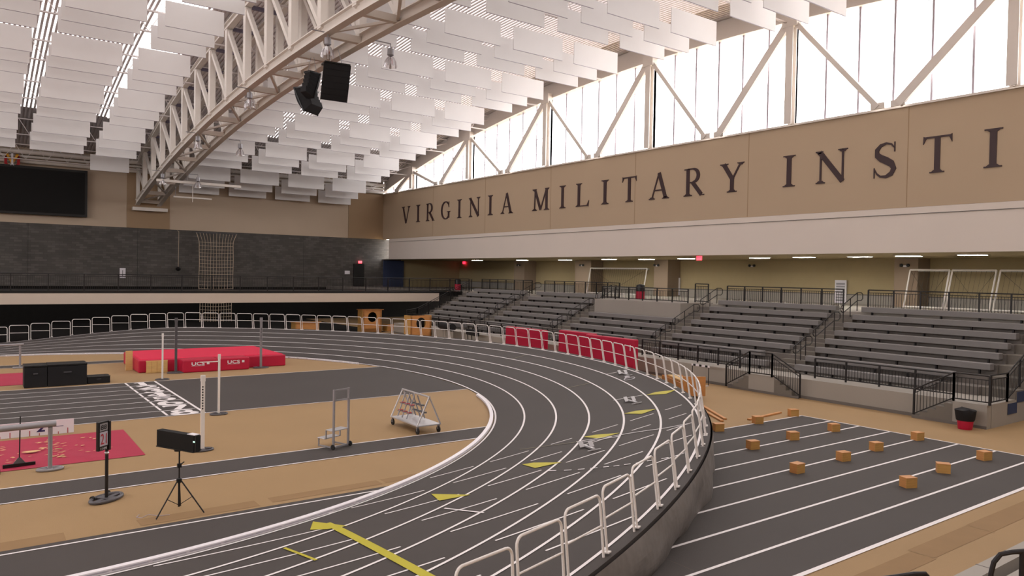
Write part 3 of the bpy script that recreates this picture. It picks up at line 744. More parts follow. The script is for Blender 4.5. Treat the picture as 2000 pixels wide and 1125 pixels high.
# exit signs and notices
def exitsign(x, y, z, ax, label, s=1.0):
    t = thing('exit_sign', label, 'exit sign', (x, y, z), group='red exit signs')
    if ax == 'y': MB().box(-.22*s, .22*s, -.04, .04, -.15*s, .15*s, 'exitred').build('sign_box', t); M4 = Matrix(((1, 0, 0, -.18*s), (0, 0, -1, -.045), (0, 1, 0, -.1*s), (0, 0, 0, 1)))
    else: MB().box(-.04, .04, -.22*s, .22*s, -.15*s, .15*s, 'exitred').build('sign_box', t); M4 = Matrix(((0, 0, -1, -.045), (-1, 0, 0, .18*s), (0, 1, 0, -.1*s), (0, 0, 0, 1)))
    text('EXIT', M4, .2*s, .36*s, 'board', 'sign_text', t)
exitsign(34.28, 74.85, 6.05, 'y', 'small red exit sign above door in the dark stone wall', .9)
exitsign(46.9, 73.7, 6.3, 'x', 'red exit sign at far left end of the concourse', 1.1)
exitsign(38.2, 31.7, 6.28, 'x', 'red exit sign hanging mid concourse above white notice board', .9)
struct(MB().box(33.57, 34.8, 74.88, 75, 3.4, 5.87, 'blk').build('door_1'))
struct(MB().box(37.1, 39.6, 74.85, 75, 3.4, 6.3, 'blue').build('door_2'))
def notice(x0, x1, z0, z1, label):
    t = thing('wall_notice', label, 'notice', ((x0+x1)/2, 74.9, z0), group='notices on the stone wall'); w2 = (x1-x0)/2
    MB().box(-w2, w2, 0, .04, 0, z1-z0, 'board').build('panel', t)
    return t, w2
t, w2 = notice(10.96, 11.43, 4.05, 4.95, 'upright white notice on stone wall left of the cargo net'); MB().box(-.02, .02, -.01, 0, .2, .7, 'blk').build('printing', t); MB().box(-w2, w2, -.01, 0, .15, .2, 'blk').build('printing', t)
notice(32.55, 33.12, 4.72, 5.08, 'small white notice beside the stone wall door')
for x0, y0, y1, z0, z1, lb in ((46.95, 40.9, 41.75, 3.55, 4.97, 'white louvred panel on the concourse wall below the exit sign'), (46.95, 26.6, 27.4, 3.5, 5.02, 'white framed glass panel on the concourse wall, right of the other')):
    t = thing('wall_panel', lb, 'panel', (x0, y0, z0), group='white panels on concourse wall')
    MB().box(-.03, .06, 0, y1-y0, 0, z1-z0, 'board').build('frame', t)
    m = MB()
    for q in range(7): zq = .12+q*(z1-z0-.24)/7; m.box(-.045, -.03, .1, y1-y0-.1, zq, zq+.12, 'grey')
    m.build('louvre', t)
# concourse lamps
for k, (x, y) in enumerate([(42, 63.5), (42.8, 56.9), (43.1, 50.9), (42.3, 44.4), (43, 40.9), (42.2, 36.2), (42.1, 29.9), (41.5, 26.3), (41.6, 22.8), (41.1, 19.8), (40.3, 16.3), (41, 12)]):
    t = thing('ceiling_light', f'{ordn(k+1)} flat fluorescent light in concourse ceiling counting from the left', 'ceiling light', (x, y, 6.4), group='lights in the concourse ceiling')
    MB().box(-.34, .34, -.64, .64, -.02, .03, 'steel').build('frame', t); MB().box(-.28, .28, -.58, .58, -.03, -.015, 'lamp').build('diffuser', t)
# twin-head emergency lights on pillars
for k, y in enumerate((61, 51.3, 42.1, 34.0, 22.1)):
    x = 45.5 if k != 3 else 47.0
    t = thing('emergency_light', f'twin lamp emergency light high on concourse wall, {ORD[k+1]} from the left', 'emergency light', (x, y, 6.0), group='twin emergency lights')
    MB().box(-.06, .06, -.1, .1, -.12, -.02, 'board').build('battery_box', t)
    for s in (-1, 1): MB().lathe((-.08, s*.2, -.02), [(.03, -.1), (.1, -.05), (.1, .06), (.03, .1)], 'blk', 12).build('lamp_head', t)
# folded volleyball-style frames in the recesses
def frame(y0, y1, label, tilt=.25):
    t = thing('goal_frame', label, 'goal frame', (45.3, y0, 3.46), group='white goal frames on the concourse'); L = y1-y0
    MB().tube([(0, 0, 2.25), (0, L, 2.25)], .05, 'railwht', 8).build('crossbar', t); MB().tube([(.35, .1, 2.2), (.35, L+.1, 2.2)], .04, 'alu', 8).build('rear_bar', t)
    for y in (0, L): MB().tube([(0, y, 2.25), (-.2, y+(tilt if y else tilt), 0)], .05, 'railwht', 8).build('upright', t)
    MB().tube([(-.2, tilt, .06), (-.2, L+tilt, .06)], .05, 'railwht', 8).build('ground_bar', t)
    m = MB()
    k = int(L/.25)
    for i in range(1, k): m.tube([(.02, i*L/k, 2.2), (-.15, i*L/k+tilt, .1)], .006, 'blk', 4)
    m.tube([(0, 0, 2.2), (0, L/2, .6), (0, L, 2.2)], .01, 'blk', 4)
    m.build('net', t)
frame(43.0, 49.9, 'white goal frame with net stored left in the concourse recess')
frame(19.5, 21.7, 'white goal frame with net, first right of the brown pillar')
frame(17.1, 19.35, 'white goal frame with net, second right of the brown pillar')
frame(13.5, 16.9, 'white goal frame with net, cut by the right image edge')

# cargo net, hanging rope, etc.
t = thing('cargo_net', 'tall beige rope cargo net hanging down the dark stone wall', 'climbing net', (19, 73.7, 0))
MB().tube([(-1.95, 0, 8.4), (1.95, 0, 8.4)], .045, 'dgrey', 8).build('hanging_pole', t)
m = MB(); nx = 12
def nw(z): return 1.55 if z < 7.6 else 1.55+(z-7.6)*.35
for i in range(nx+1):
    f = i/nx*2-1; m.tube([(f*nw(z)*(1 if z > 3 else .93), .06*math.sin(z*2+i), z) for z in [8.4-.35*j for j in range(25)]], .018 if 0 < i < nx else .028, 'rope', 4)
for j in range(23):
    z = 7.55-.335*j; m.tube([(f/6*nw(z)*(1 if z > 3 else .93), .04*math.sin(f+z), z-.05*math.cos(f/6*1.4)*(1+(j > 12))) for f in range(-6, 7)], .02, 'rope', 4)
m.build('rope_grid', t)
t = thing('hanging_ball', 'black ball on a thin rope against dark stone wall', 'ball', (15.76, 74.4, 4.95))
m = MB(); m.lathe((0, 0, 0), [(.02, -.2), (.16, -.14), (.24, 0), (.16, .14), (.02, .2)], 'blk', 12); m.build('ball', t, smooth=True); MB().tube([(0, 0, .15), (.03, 0, 3.5), (.03, .62, 3.6)], .02, 'rope', 5).build('rope', t)

# ---------------------------------------------------------------- speakers and bay lamps
def array(x, y, z, wd, h, rz, label, curve, n):
    t = thing('speaker_array', label, 'speaker', (x, y, z), rz, 'line array speakers')
    py, pz, an = 0, 0, 0
    MB().box(-wd/2+.02, wd/2-.02, -.05, .6, -.02, .05, 'blk').build('fly_frame', t)
    hh = h/n
    for i in range(n):
        an += curve/n; 
        a = Vector((0, math.cos(an), math.sin(an))); dn = Vector((0, math.sin(an)*1, -math.cos(an)))
        o0 = Vector((0, py, pz)); o1 = o0+dn*hh*.97
        q = []
        for o_, dep in ((o0, .62), (o1, .5)):
            q += [o_+Vector((-wd/2, 0, 0)), o_+Vector((wd/2, 0, 0)), o_+Vector((wd/2*.8, 0, 0))+a*dep, o_+Vector((-wd/2*.8, 0, 0))+a*dep]
        MB().hexa(q, 'blksoft').build('speaker_cabinet', t, bevel=.02)
        py, pz = o1.y+dn.y*.01, o1.z
    for s in (-1, 1): MB().beam((s*wd/2, 0, 0), (s*wd/2*1.0, py, pz), .03, .06, 'blk').build('side_rigging', t)
    for s in (-1, 1): MB().tube([(s*.3, .3, .05), (s*.1, .3, .75)], .012, 'grey', 5).build('hanging_chain', t)
    return t
array(13.5, 32.2, 14.45, 1.22, 1.75, -.12, 'right hand black curved speaker array under the truss', .55, 6)
array(12.7, 34.6, 13.55, 1.15, 1.3, math.pi+.6, 'left hand smaller black speaker array under the truss', .75, 5)
array(13.15, 33.75, 14.2, .5, 1.3, 1.9, 'middle black speaker array seen side on between two others', .5, 5)
def rigbar(x0, x1, y, z, w_, label, up):
    t = thing('rigging_bar', label, 'bar', (x0, y, z), group='white rigging bars'); L = x1-x0
    MB().box(0, L, -w_/2, w_/2, 0, w_, 'steel').build('bar', t)
    for q in up: MB().tube([(q-x0, 0, w_), (q-x0, 0, tl(y)+.1-z)], .015, 'grey', 6).build('hanger_rod', t)
rigbar(11.9, 18.4, 64, 11.85, .2, 'long white horizontal rigging bar under the far end of truss', (12.35, 14.15))
rigbar(14.0, 17.1, 68.1, 11.05, .12, 'short white rigging bar below and behind the long one', (14.15,))
def highbay():
    t = thing('high_bay_lamp', 'x', 'lamp', group='clear high bay lamps under the truss')
    MB().tube([(0, 0, 0), (0, 0, -.25)], .02, 'grey', 6).build('hook', t); MB().tube([(-.75, 0, .0), (0, 0, 0)], .025, 'grey', 6).build('mounting_arm', t)
    MB().lathe((0, 0, 0), [(.03, -.2), (.14, -.22), (.15, -.5), (.06, -.56)], 'grey', 16).build('ballast_housing', t, smooth=True)
    m = MB(); pr = [(.09, -.56), (.16, -.62), (.26, -.8), (.3, -1.0), (.3, -1.03)]
    k = 20
    for (r0_, z0_), (r1_, z1_) in zip(pr, pr[1:]):
        for q in range(k):
            a, b = 2*math.pi*q/k, 2*math.pi*(q+1)/k
            m.face([(r0_*math.cos(a), r0_*math.sin(a), z0_), (r1_*math.cos(a), r1_*math.sin(a), z1_), (r1_*math.cos(b), r1_*math.sin(b), z1_), (r0_*math.cos(b), r0_*math.sin(b), z0_)], 'lens' if q % 3 else 'alu')
    m.build('glass_reflector', t, smooth=True)
    MB().lathe((0, 0, -.8), [(.02, -.1), (.05, 0), (.02, .12)], 'board', 8).build('bulb', t, smooth=True)
    return t
hb = highbay(); first = True
for x, y, z, lb in ((12.35, 30.55, 15.2, 'left of the speakers, topmost'), (15.0, 29.9, 15.1, 'topmost on right, right of the speakers'), (12.35, 41.5, 14.9, 'left side, just left of the speakers'), (12.35, 52.9, 14.1, 'left side, halfway down the truss'), (15.0, 52.4, 13.85, 'right side, halfway down the truss'), (12.35, 64.1, 12.7, 'left side, above the rigging bar'), (14.9, 63.6, 12.6, 'right side, above the rigging bar')):
    M4 = Matrix.Translation((x, y, z)); lab = 'clear glass high bay lamp hung from truss, '+lb
    if first: hb.matrix_world = M4; hb['label'] = lab; first = False
    else: dup(hb, lab, M4)

# ---------------------------------------------------------------- wooden blocks on the right
def wblock():
    t = thing('wooden_block', 'x', 'wooden block', group='plywood blocks on the sprint lanes')
    W, D_, H_ = .155, .12, .25; s = .018
    m = MB(); m.box(-W, W, -D_, -D_+s, 0, H_-s, 'wood'); m.box(-W, W, D_-s, D_, 0, H_-s, 'wood'); m.box(-W, -W+s, -D_+s, D_-s, 0, H_-s, 'woodor'); m.box(W-s, W, -D_+s, D_-s, 0, H_-s, 'woodor')
    m.build('side_panels', t); MB().box(-W-.006, W+.006, -D_-.006, D_+.006, H_-s, H_, 'woodor').build('top_panel', t, bevel=.004)
    MB().lathe((W, 0, H_*.55), [(.0, -.02), (.02, -.015), (.02, .015), (.0, .02)], 'blk', 8).build('hand_hole', t)
    return t
wb = wblock(); first = True
BL = [(19.82, 15.5, .1, 'at lane corner nearest the rail'), (22.04, 15.58, .2, 'top row, beside the loose planks'), (24.38, 15.73, .1, 'at far corner of lanes, farthest away'), (18.61, 13.3, .25, 'second row, nearest to the rail'), (20.78, 13.4, .15, 'second row, middle of three'), (23.14, 13.42, .2, 'second row, at the lane end'),
      (17.34, 11.03, .5, 'third row, nearest to the rail'), (19.61, 11.07, .3, 'third row, second from the rail'), (21.62, 11.2, .25, 'third row, third from the rail'), (24.22, 11.24, .3, 'third row, on the lane end line'), (18.47, 8.76, .15, 'nearest front row, left of three'), (20.67, 8.92, -.45, 'nearest front row, turned middle one'), (23.18, 8.92, .25, 'nearest front row, right of three')]
for x, y, rz, lb in BL:
    M4 = TR(x, y, .007, rz-.55); lab = 'small orange plywood block on sprint lanes, '+lb
    if first: wb.matrix_world = M4; wb['label'] = lab; first = False
    else: dup(wb, lab, M4)
for (a, b, lb) in (((23.58, 19.6), (21.6, 16.6), 'upper of two loose wooden planks beside the rail'), ((23.2, 19.6), (21.2, 16.42), 'lower of two loose wooden planks beside the rail'), ((22.25, 16.1), (24.5, 16.34), 'loose wooden plank lying behind the top row block')):
    tag(MB().beam((*a, .03), (*b, .03), .12, .05, 'woodor').build('wooden_plank', bevel=.004), lb, 'plank', 'loose planks on the tan floor')
# wooden cart by the rail
t = thing('wooden_cart', 'orange plywood cart on casters half hidden behind the white rail', 'cart', (25.0, 21.6, 0), 1.05)
MB().box(-1.6, 1.1, -.45, .45, .12, .18, 'woodor').build('base_board', t)
for y in (-.45, .41): MB().box(-1.6, 1.1, y, y+.03, .18, .6, 'woodor').build('side_board', t)
for x in (-1.66, 1.1): MB().box(x, x+.05, -.48, .48, .12, .62 if x > 0 else .92, 'woodor').build('end_board', t)
for x in (-1.3, .8):
    for y in (-.35, .35): MB().tube([(x, y-.03, .06), (x, y+.03, .06)], .06, 'wheel', 12).build('caster', t)
MB().box(-1.4, .9, -.2, .3, .6, .66, 'woodpale').build('stacked_board', t)
t = thing('waste_bin', 'red waste bin with black liner beside the stand stair', 'waste bin', (27.5, 11.2, 0))
MB().lathe((0, 0, 0), [(.21, 0), (.22, .02), (.25, .3), (.27, .62), (.28, .64)], 'red', 24).build('tub', t, smooth=True)
MB().lathe((0, 0, 0), [(.27, .3), (.285, .34), (.31, .5), (.33, .66), (.31, .72), (.25, .68), (.1, .6)], 'blksoft', 20).build('liner_bag', t, smooth=True)
for (x, y, z, lb) in ((36.9, 35.6, 3.46, 'red waste bin with black top on the concourse behind middle railing'), (36.9, 59.0, 3.46, 'red and black waste bin at far left end of the concourse')):
    t = thing('waste_bin', lb, 'waste bin', (x, y, z)); MB().lathe((0, 0, 0), [(.3, 0), (.3, .02), (.3, .6)], 'red', 20).build('tub', t, smooth=True); MB().lathe((0, 0, 0), [(.31, .55), (.31, .8), (.28, .98), (.1, 1.04)], 'blk', 20).build('lid', t, smooth=True)
t = thing('covered_roller', 'black padded roll lying on pale panels, right of holed wooden boards', 'gym equipment', (27.5, 45.3, 0), 1.4)
MB().tube([(-1.0, 0, 1.2), (1.0, 0, 1.2)], .28, 'blksoft', 14).build('padded_roll', t, smooth=True)
for x in (-.8, -.2, .4, .9): MB().box(x-.22, x+.22, -.05, .05, 0, .95, 'conclight').build('support_panel', t)
t = thing('folded_frame', 'dark folded metal equipment frame behind rail, left of red pads', 'gym equipment', (27.7, 42.3, 0), 1.4)
for x in (-.7, 0, .7): MB().tube([(x, 0, 0), (x+.15, 0, .8), (x-.1, 0, 1.45)], .035, 'railblk', 8).build('frame_tube', t)
MB().box(-.9, .9, -.12, .12, .8, 1.2, 'blksoft').build('pad', t, bevel=.04); MB().tube([(-.85, 0, 1.4), (.85, 0, 1.4)], .035, 'railblk', 8).build('frame_tube', t)
t = thing('hurdle', 'black and white hurdle standing against the pale stand wall', 'hurdle', (27.6, 23.2, 0), -math.pi/2)
MB().box(0, 1.04, -.015, .015, .86, .95, 'board').build('crossbar', t)
m = MB()
for x in (.1, .45, .8): m.box(x, x+.14, -.018, .018, .86, .95, 'blk')
m.build('crossbar_stripes', t)
for x in (.04, 1.0): MB().tube([(x, 0, 0), (x, 0, .86)], .018, 'blk', 8).build('upright', t); MB().beam((x, 0, .02), (x, -.6, .02), .04, .03, 'board').build('foot', t)
tag(MB().lathe((26.6, 24.6, 0), [(.18, 0), (.2, .05), (.14, .12), (.02, .14)], 'board', 12).build('white_bundle', smooth=True), 'small white bundle on floor behind rail below red pads', 'bundle')
# red wall pads
def pad(y0, y1, x, h, lb, lean=.0):
    t = thing('crash_pad', lb, 'mat', (x, y0, 0), group='red pads standing behind the rail')
    L = y1-y0
    q = [(-.3, 0, 0), (.0, 0, 0), (.0, L, 0), (-.3, L, 0), (-.3+lean, 0, h), (lean, 0, h), (lean, L, h), (-.3+lean, L, h)]
    MB().hexa([Vector(p) for p in q], 'redwall').build('cover', t, bevel=.05)
    MB().box(-.31+lean*.8, -.3+lean*.8, .25, .3, h*.7, h*.85, 'board').build('webbing_tab', t)
pad(33.0, 36.8, 26.8, 1.84, 'left red vinyl crash pad standing behind the rail')
pad(29.2, 32.1, 27.1, 1.93, 'middle red vinyl crash pad behind the rail, in a row of three')
pad(25.8, 29.4, 26.7, 1.9, 'right long red vinyl crash pad ending near the black railing')
# wooden frames with round hole behind far rail
def board(x0, x1, y, h, lb, hole=True, shelf=True):
    t = thing('wooden_target_frame', lb, 'wooden frame', ((x0+x1)/2, y, 0), .05, group='orange plywood frames behind the rail'); W = (x1-x0)/2
    m = MB(); n = 24
    if hole:
        cz = h*.68; R = .42
        for i in range(n):
            a, b = 2*math.pi*i/n, 2*math.pi*(i+1)/n
            def out(a):
                c, s = math.cos(a), math.sin(a); k = min((W/abs(c)) if abs(c) > 1e-6 else 9, ((h-cz)/s) if s > 1e-6 else ((cz)/-s if s < -1e-6 else 9)); return (k*c, cz+k*s)
            pa, pb = out(a), out(b); ia, ib = (R*math.cos(a), cz+R*math.sin(a)), (R*math.cos(b), cz+R*math.sin(b))
            for yy in (0, .04): m.face([(ia[0], yy, ia[1]), (pa[0], yy, pa[1]), (pb[0], yy, pb[1]), (ib[0], yy, ib[1])], 'woodor')
            m.face([(ia[0], 0, ia[1]), (ib[0], 0, ib[1]), (ib[0], .04, ib[1]), (ia[0], .04, ia[1])], 'wood')
        for c_ in ((W, h), (-W, h), (W, 0), (-W, 0)):
            pass
        m.box(-W, -W*.86, 0, .04, 0, h, 'woodor'); m.box(W*.86, W, 0, .04, 0, h, 'woodor'); m.box(-W, W, 0, .04, 0, .3, 'woodor'); m.box(-W, W, -.001, .041, h-.12, h, 'woodor')
    else: m.box(-W, W, 0, .04, 0, h, 'woodor')
    m.build('front_board', t)
    for s in (-1, 1): MB().box(s*W-.04, s*W+.04, .04, .9, 0, h, 'wood').build('side_board', t)
    if hole: MB().box(-W*.9, W*.9, .8, .85, 0, h-.05, 'blksoft').build('rear_cloth', t)
    if shelf: MB().box(-W-.15, W+.15, -.12, .9, h, h+.05, 'woodor').build('top_board', t)
board(26.25, 27.95, 56.6, 1.84, 'tall orange plywood frame with round hole and overhanging top')
board(26.5, 28.3, 48.9, 1.8, 'wide orange plywood board with round hole, right of the tall frame', True, False)
board(20.75, 22.65, 57, .9, 'low orange plywood box behind the far rail, leftmost of the wood', False)
board(28.65, 29.85, 56.8, .6, 'small low orange plywood box between the two holed frames', False, False)

# ---------------------------------------------------------------- red landing mat
t = thing('landing_mat', 'long red pole vault landing mat at far side of infield', 'mat', (0, 0, 0))
for x0, x1, y0, y1, h in ((6.5, 8.3, 38.75, 43.0, .6), (11.35, 13.45, 38.4, 43.0, .58)):
    MB().box(x0, x1, y0, y1, 0, h, 'red').build('side_section', t, bevel=.05)
for x0, x1 in ((8.25, 9.88), (9.92, 11.4)):
    s_ = MB().box(x0, x1, 37.8, 43.0, 0, .62, 'red').build('front_section', t, bevel=.06)
    text('UCS', Matrix(((1, 0, 0, x0+.4), (0, 0, -1, 37.79), (0, 1, 0, .34), (0, 0, 0, 1))), .16, .6, 'board', 'printed_letters', s_, bold=.02)
    MB().box(x0+1.1, x0+1.22, 37.785, 37.795, .37, .48, 'board').build('printed_square', s_)
    MB().box(x0+.4, x0+1.0, 37.787, 37.795, .31, .325, 'board').build('printed_line', s_)
MB().hexa([Vector(p) for p in ((6.55, 38.85, .58), (13.4, 38.6, .56), (13.2, 43.0, .56), (6.6, 43.0, .58), (6.6, 38.9, .64), (13.35, 38.65, .62), (13.15, 42.9, .66), (6.7, 42.9, .66))], 'redtop').build('mesh_top_sheet', t, bevel=.03)
tag(MB().box(6.15, 6.45, 40.0, 40.12, 0, .95, 'woodpale').build('plywood_panel', bevel=.01), 'pale plywood panel standing on edge at left of red mat', 'panel')
t = thing('wooden_pallet', 'pale slatted wooden pallet leaning on front of the red mat', 'pallet', (6.78, 38.5, 0))
for i in range(4): MB().box(.01+i*.235, .235+i*.235, -.03+.012*(i%2), 0, .02, .57, 'woodpale').build('slat', t)
for z in (.0, .54): MB().box(0, .95, 0, .05, z, z+.05, 'woodpale').build('rail', t)
# black crates
for x0, x1, y0, y1, h, lb in ((1.82, 2.62, 36.0, 36.9, .92, 'left tall black equipment case left of red mat'), (2.64, 4.06, 36.0, 36.9, .93, 'wide tall black equipment case beside the left one'), (4.09, 4.95, 36.1, 36.8, .31, 'low black equipment case at right of the tall ones')):
    t = thing('equipment_case', lb, 'case', (x0, y0, 0), group='black equipment cases'); L, D_ = x1-x0, y1-y0
    MB().box(0, L, 0, D_, 0, h*.9, 'blksoft').build('case_body', t, bevel=.02); MB().box(-.01, L+.01, -.01, D_+.01, h*.9, h, 'blk').build('lid', t, bevel=.02)
    MB().box(L*.4, L*.6, -.03, -.0, h*.6, h*.65, 'dgrey').build('handle', t)
# posts
def post(x, y, h, r, c, basec, label, grp, marks=False, w_=None):
    t = thing('vault_standard', label, 'post', (x, y, 0), group=grp)
    m = MB(); k = w_ or .22
    m.tube([(k*1.25*math.cos(a), k*.85*math.sin(a), .03) for a in [2*math.pi*i/20 for i in range(20)]], .03, basec, 6, closed=True); m.box(-k, k, -.04, .04, .01, .06, basec); m.box(-.05, .05, -k*.8, k*.8, .01, .06, basec)
    m.build('base', t, smooth=True)
    s_ = MB().box(-r, r, -r*.7, r*.7, .05, h*.96, c).build('column', t, bevel=.006)
    MB().box(-r*1.15, r*1.15, -r*.85, r*.85, h*.92, h, c).build('cap', t)
    if marks:
        m = MB()
        for i in range(9): m.box(-r*.6, r*.1, -r*.75, -r*.7, h*.55+i*.075, h*.55+i*.075+.04, 'blk')
        m.build('height_scale', s_)
    return t
g1 = 'white high jump posts'; g2 = 'grey pole vault standards'
post(5.2, 21.4, 2.08, .05, 'railwht', 'dgrey', 'white marked post behind black display board, nearest of white posts', g1, True)
p = post(6.95, 26.45, 2.08, .035, 'railwht', 'dgrey', 'white high jump post on near edge of the infield lanes', g1)
MB().box(-.62, -.02, -.02, .02, 1.82, 1.85, 'railwht').build('bar_arm', p)
post(7.0, 35.94, 2.09, .035, 'railwht', 'dgrey', 'white high jump post standing before the pale pallet', g1)
post(7.99, 38.0, 2.64, .055, 'dgrey', 'dgrey', 'tall grey vault standard before left part of the red mat', g2, False, .3)
post(12.04, 38.05, 2.57, .055, 'grey', 'dgrey', 'tall grey vault standard before right part of the red mat', g2, True, .3)
# near jump pit and equipment
def sheet(poly, label, hh=.06):
    m = MB(); n = 24; k = 14; g = [[None]*(k+1) for _ in range(n+1)]
    a, b, c, d = [Vector((*p, 0)) for p in poly]
    for i in range(n+1):
        for j in range(k+1):
            u, v = i/n, j/k; p = a.lerp(b, u).lerp(d.lerp(c, u), v)
            e = min(1, min(u, 1-u, v, 1-v)*8); p.z = .012+hh*e*(.5+.5*math.sin(p.x*2.1+p.y)*math.cos(p.y*1.7))*.9; g[i][j] = p
    for i in range(n):
        for j in range(k): m.face([g[i][j], g[i+1][j], g[i+1][j+1], g[i][j+1]], 'redpit')
    o = m.build('pit_cover', smooth=True)
    for p in (a, b, c, d): pass
    tag(o, label, 'cover', 'red tarpaulin pit covers')
    return o
pc = sheet([(-6, 21.6), (3.82, 21.65), (3.85, 25.4), (-6, 25.5)], 'red tarpaulin over the near sand pit, sprinkled with sand')
m = MB()
for i in range(70):
    if i < 34: x, y = random.gauss(1.9, .16), random.uniform(22.2, 24.9)
    else: x, y = random.uniform(.3, 3.2), random.uniform(22.3, 24.5)
    L = random.uniform(.02, .1); a = random.uniform(-.5, .7); ww = random.uniform(.01, .035)
    m.prism([(-L, -ww), (0, -ww*1.5), (L, 0), (0, ww)], TR(x, y, .075, a), 'sand', .003)
m.prism([(.24*math.cos(a)*(.8+.2*math.sin(3*a)), .1*math.sin(a)) for a in [i*math.pi/8 for i in range(16)]], TR(1.35, 23.3, .07), 'sand', .01)
o = m.build('spilled_sand', pc); o['kind'] = 'stuff'
sheet([(-6, 37.1), (2.1, 37.1), (2.1, 41.3), (-6, 41.3)], 'red tarpaulin over the far sand pit behind black cases')
t = thing('distance_board', 'long white distance marker board along far side of near pit', 'sign board', (-3, 25.78, 0))
MB().box(0, 5.57, 0, .03, 0, .42, 'board').build('panel', t)
m = MB()
for i in range(26): m.box(5.4-i*.24, 5.42-i*.24, -.005, 0, .0, .16 if i % 2 == 0 else .07, 'redink')
m.build('scale_marks', t)
X4 = lambda x, z, y=-.004: Matrix(((1, 0, 0, x), (0, 0, -1, y), (0, 1, 0, z), (0, 0, 0, 1)))
text('29', X4(4.62, .1), .24, .42, 'navy', 'printed_number', t, bold=.03); text('28', X4(3.1, .1), .24, .42, 'navy', 'printed_number', t, bold=.03)
text('LYNX', X4(5.1, .22), .035, .2, 'navy', 'small_print', t) if False else MB().box(5.05, 5.3, -.004, 0, .22, .235, 'navy').build('small_print', t)
# tube barrier
t = thing('tube_barrier', 'grey barrier with fat horizontal tube on flat oval foot', 'barrier', (1.62, 21.25, 0))
MB().tube([(-3.0, 0, 1.08), (.12, 0, 1.14)], .075, 'grey', 16).build('tube', t, smooth=True)
MB().tube([(0, 0, .04), (0, 0, 1.06)], .05, 'grey', 12).build('post', t, smooth=True)
m = MB(); m.tube([(.27*math.cos(a), .16*math.sin(a), .035) for a in [2*math.pi*i/20 for i in range(20)]], .032, 'grey', 8, closed=True); m.box(-.25, .25, -.03, .03, .01, .05, 'grey'); m.box(-.05, .05, -.14, .14, .01, .06, 'grey'); m.build('foot', t, smooth=True)
t = thing('floor_squeegee', 'black floor squeegee standing upright at near edge of pit', 'squeegee', (1.02, 21.95, 0), .05)
MB().box(-.34, .34, -.03, .03, 0.0, .1, 'blk').build('blade', t); MB().tube([(0, 0, .1), (.03, .12, 1.25)], .014, 'blk', 8).build('handle', t)
MB().hexa([Vector(p) for p in ((-.14, -.02, .09), (.14, -.02, .09), (.14, .02, .09), (-.14, .02, .09), (-.02, -.0, .24), (.03, -.0, .24), (.03, .03, .24), (-.02, .03, .24))], 'dgrey').build('bracket', t)
tag(MB().box(-.2, .62, 21.42, 21.52, .0, .1, 'blk').build('rubber_block'), 'black rubber block at left image edge beside the squeegee', 'block')
# number stand
t = thing('number_stand', 'black stand with tall panel showing number on an oval base', 'sign', (2.4, 17.9, 0), .72)
m = MB(); m.tube([(.38*math.cos(a), .22*math.sin(a), .04) for a in [2*math.pi*i/24 for i in range(24)]], .04, 'dgrey', 8, closed=True); m.box(-.33, .33, -.05, .05, .0, .05, 'dgrey'); m.box(-.1, .1, -.2, .2, .0, .06, 'dgrey'); m.build('base', t, smooth=True)
for x in (-.2, .25): MB().tube([(x, .2, .06), (x+.05, .2, .06)], .05, 'wheel', 12).build('base_wheel', t)
MB().tube([(0, 0, .05), (0, 0, 1.2)], .035, 'railblk', 10).build('post', t, smooth=True)
s_ = MB().box(-.27, .02, -.035, .035, 1.1, 1.72, 'blk').build('panel', t, bevel=.008)
MB().box(.0, .05, -.06, .06, 1.08, 1.7, 'railblk').build('edge_channel', t)
MB().box(-.24, -.02, -.04, -.035, 1.52, 1.68, 'grey').build('small_digits', s_); m_ = MB().box(-.24, -.02, -.04, -.035, 1.2, 1.5, 'mullion').build('digit_card', s_)
text('21', X4(-.225, 1.24, -.043), .22, .17, 'redink', 'digit', s_); text('1105', X4(-.22, 1.12, -.04), .05, .17, 'board', 'digit', s_); text('88', X4(-.22, 1.55, -.043), .1, .16, 'blk', 'digit', s_)
MB().lathe((0, 0, 1.02), [(.03, -.03), (.05, 0), (.03, .03)], 'alu', 10).build('collar', t)
# display board on tripod
t = thing('display_board', 'long black electronic display on tripod stand in left foreground', 'display', (3.47, 16.1, 0))
MB().tube([(0, 0, .15), (0, 0, .75)], .022, 'railblk', 10).build('centre_post', t); MB().tube([(0, 0, .72), (0, 0, 1.3)], .016, 'railblk', 10).build('upper_post', t)
for k, a in enumerate((-2.75, -.55, 1.3)):
    d = Vector((math.cos(a), math.sin(a), 0)); MB().tube([d*.04+Vector((0, 0, .68)), d*.5+Vector((0, 0, .02))], .014, 'railblk', 8).build('leg', t)
    MB().tube([Vector((0, 0, .18)), d*.27+Vector((0, 0, .36))], .008, 'railblk', 6).build('brace', t)
MB().lathe((0, 0, .68), [(.03, -.05), (.055, -.02), (.055, .04), (.03, .06)], 'blk', 12).build('leg_collar', t)
MB().tube([(.02, 0, 1.0), (.09, -.02, 1.06)], .012, 'blk', 6).build('clamp_lever', t); MB().box(-.04, .04, -.03, .03, .95, 1.03, 'blk').build('clamp', t)
dr_ = Matrix.Rotation(-1.1, 4, 'Z')
m = MB(); Q = [dr_ @ Vector(p) for p in ((-.6, -.07, 1.32), (.5, -.07, 1.32), (.5, .07, 1.32), (-.6, .07, 1.32), (-.6, -.07, 1.67), (.5, -.07, 1.67), (.5, .07, 1.67), (-.6, .07, 1.67))]
m.hexa(Q, 'screen'); s_ = m.build('display_case', t, bevel=.008)
m = MB(); Q = [dr_ @ Vector(p) for p in ((-.6, -.085, 1.32), (.5, -.085, 1.32), (.5, -.07, 1.32), (-.6, -.07, 1.32), (-.6, -.085, 1.34), (.5, -.085, 1.34), (.5, -.07, 1.34), (-.6, -.07, 1.34))]
m.hexa(Q, 'blk'); m.build('case_lip', s_)
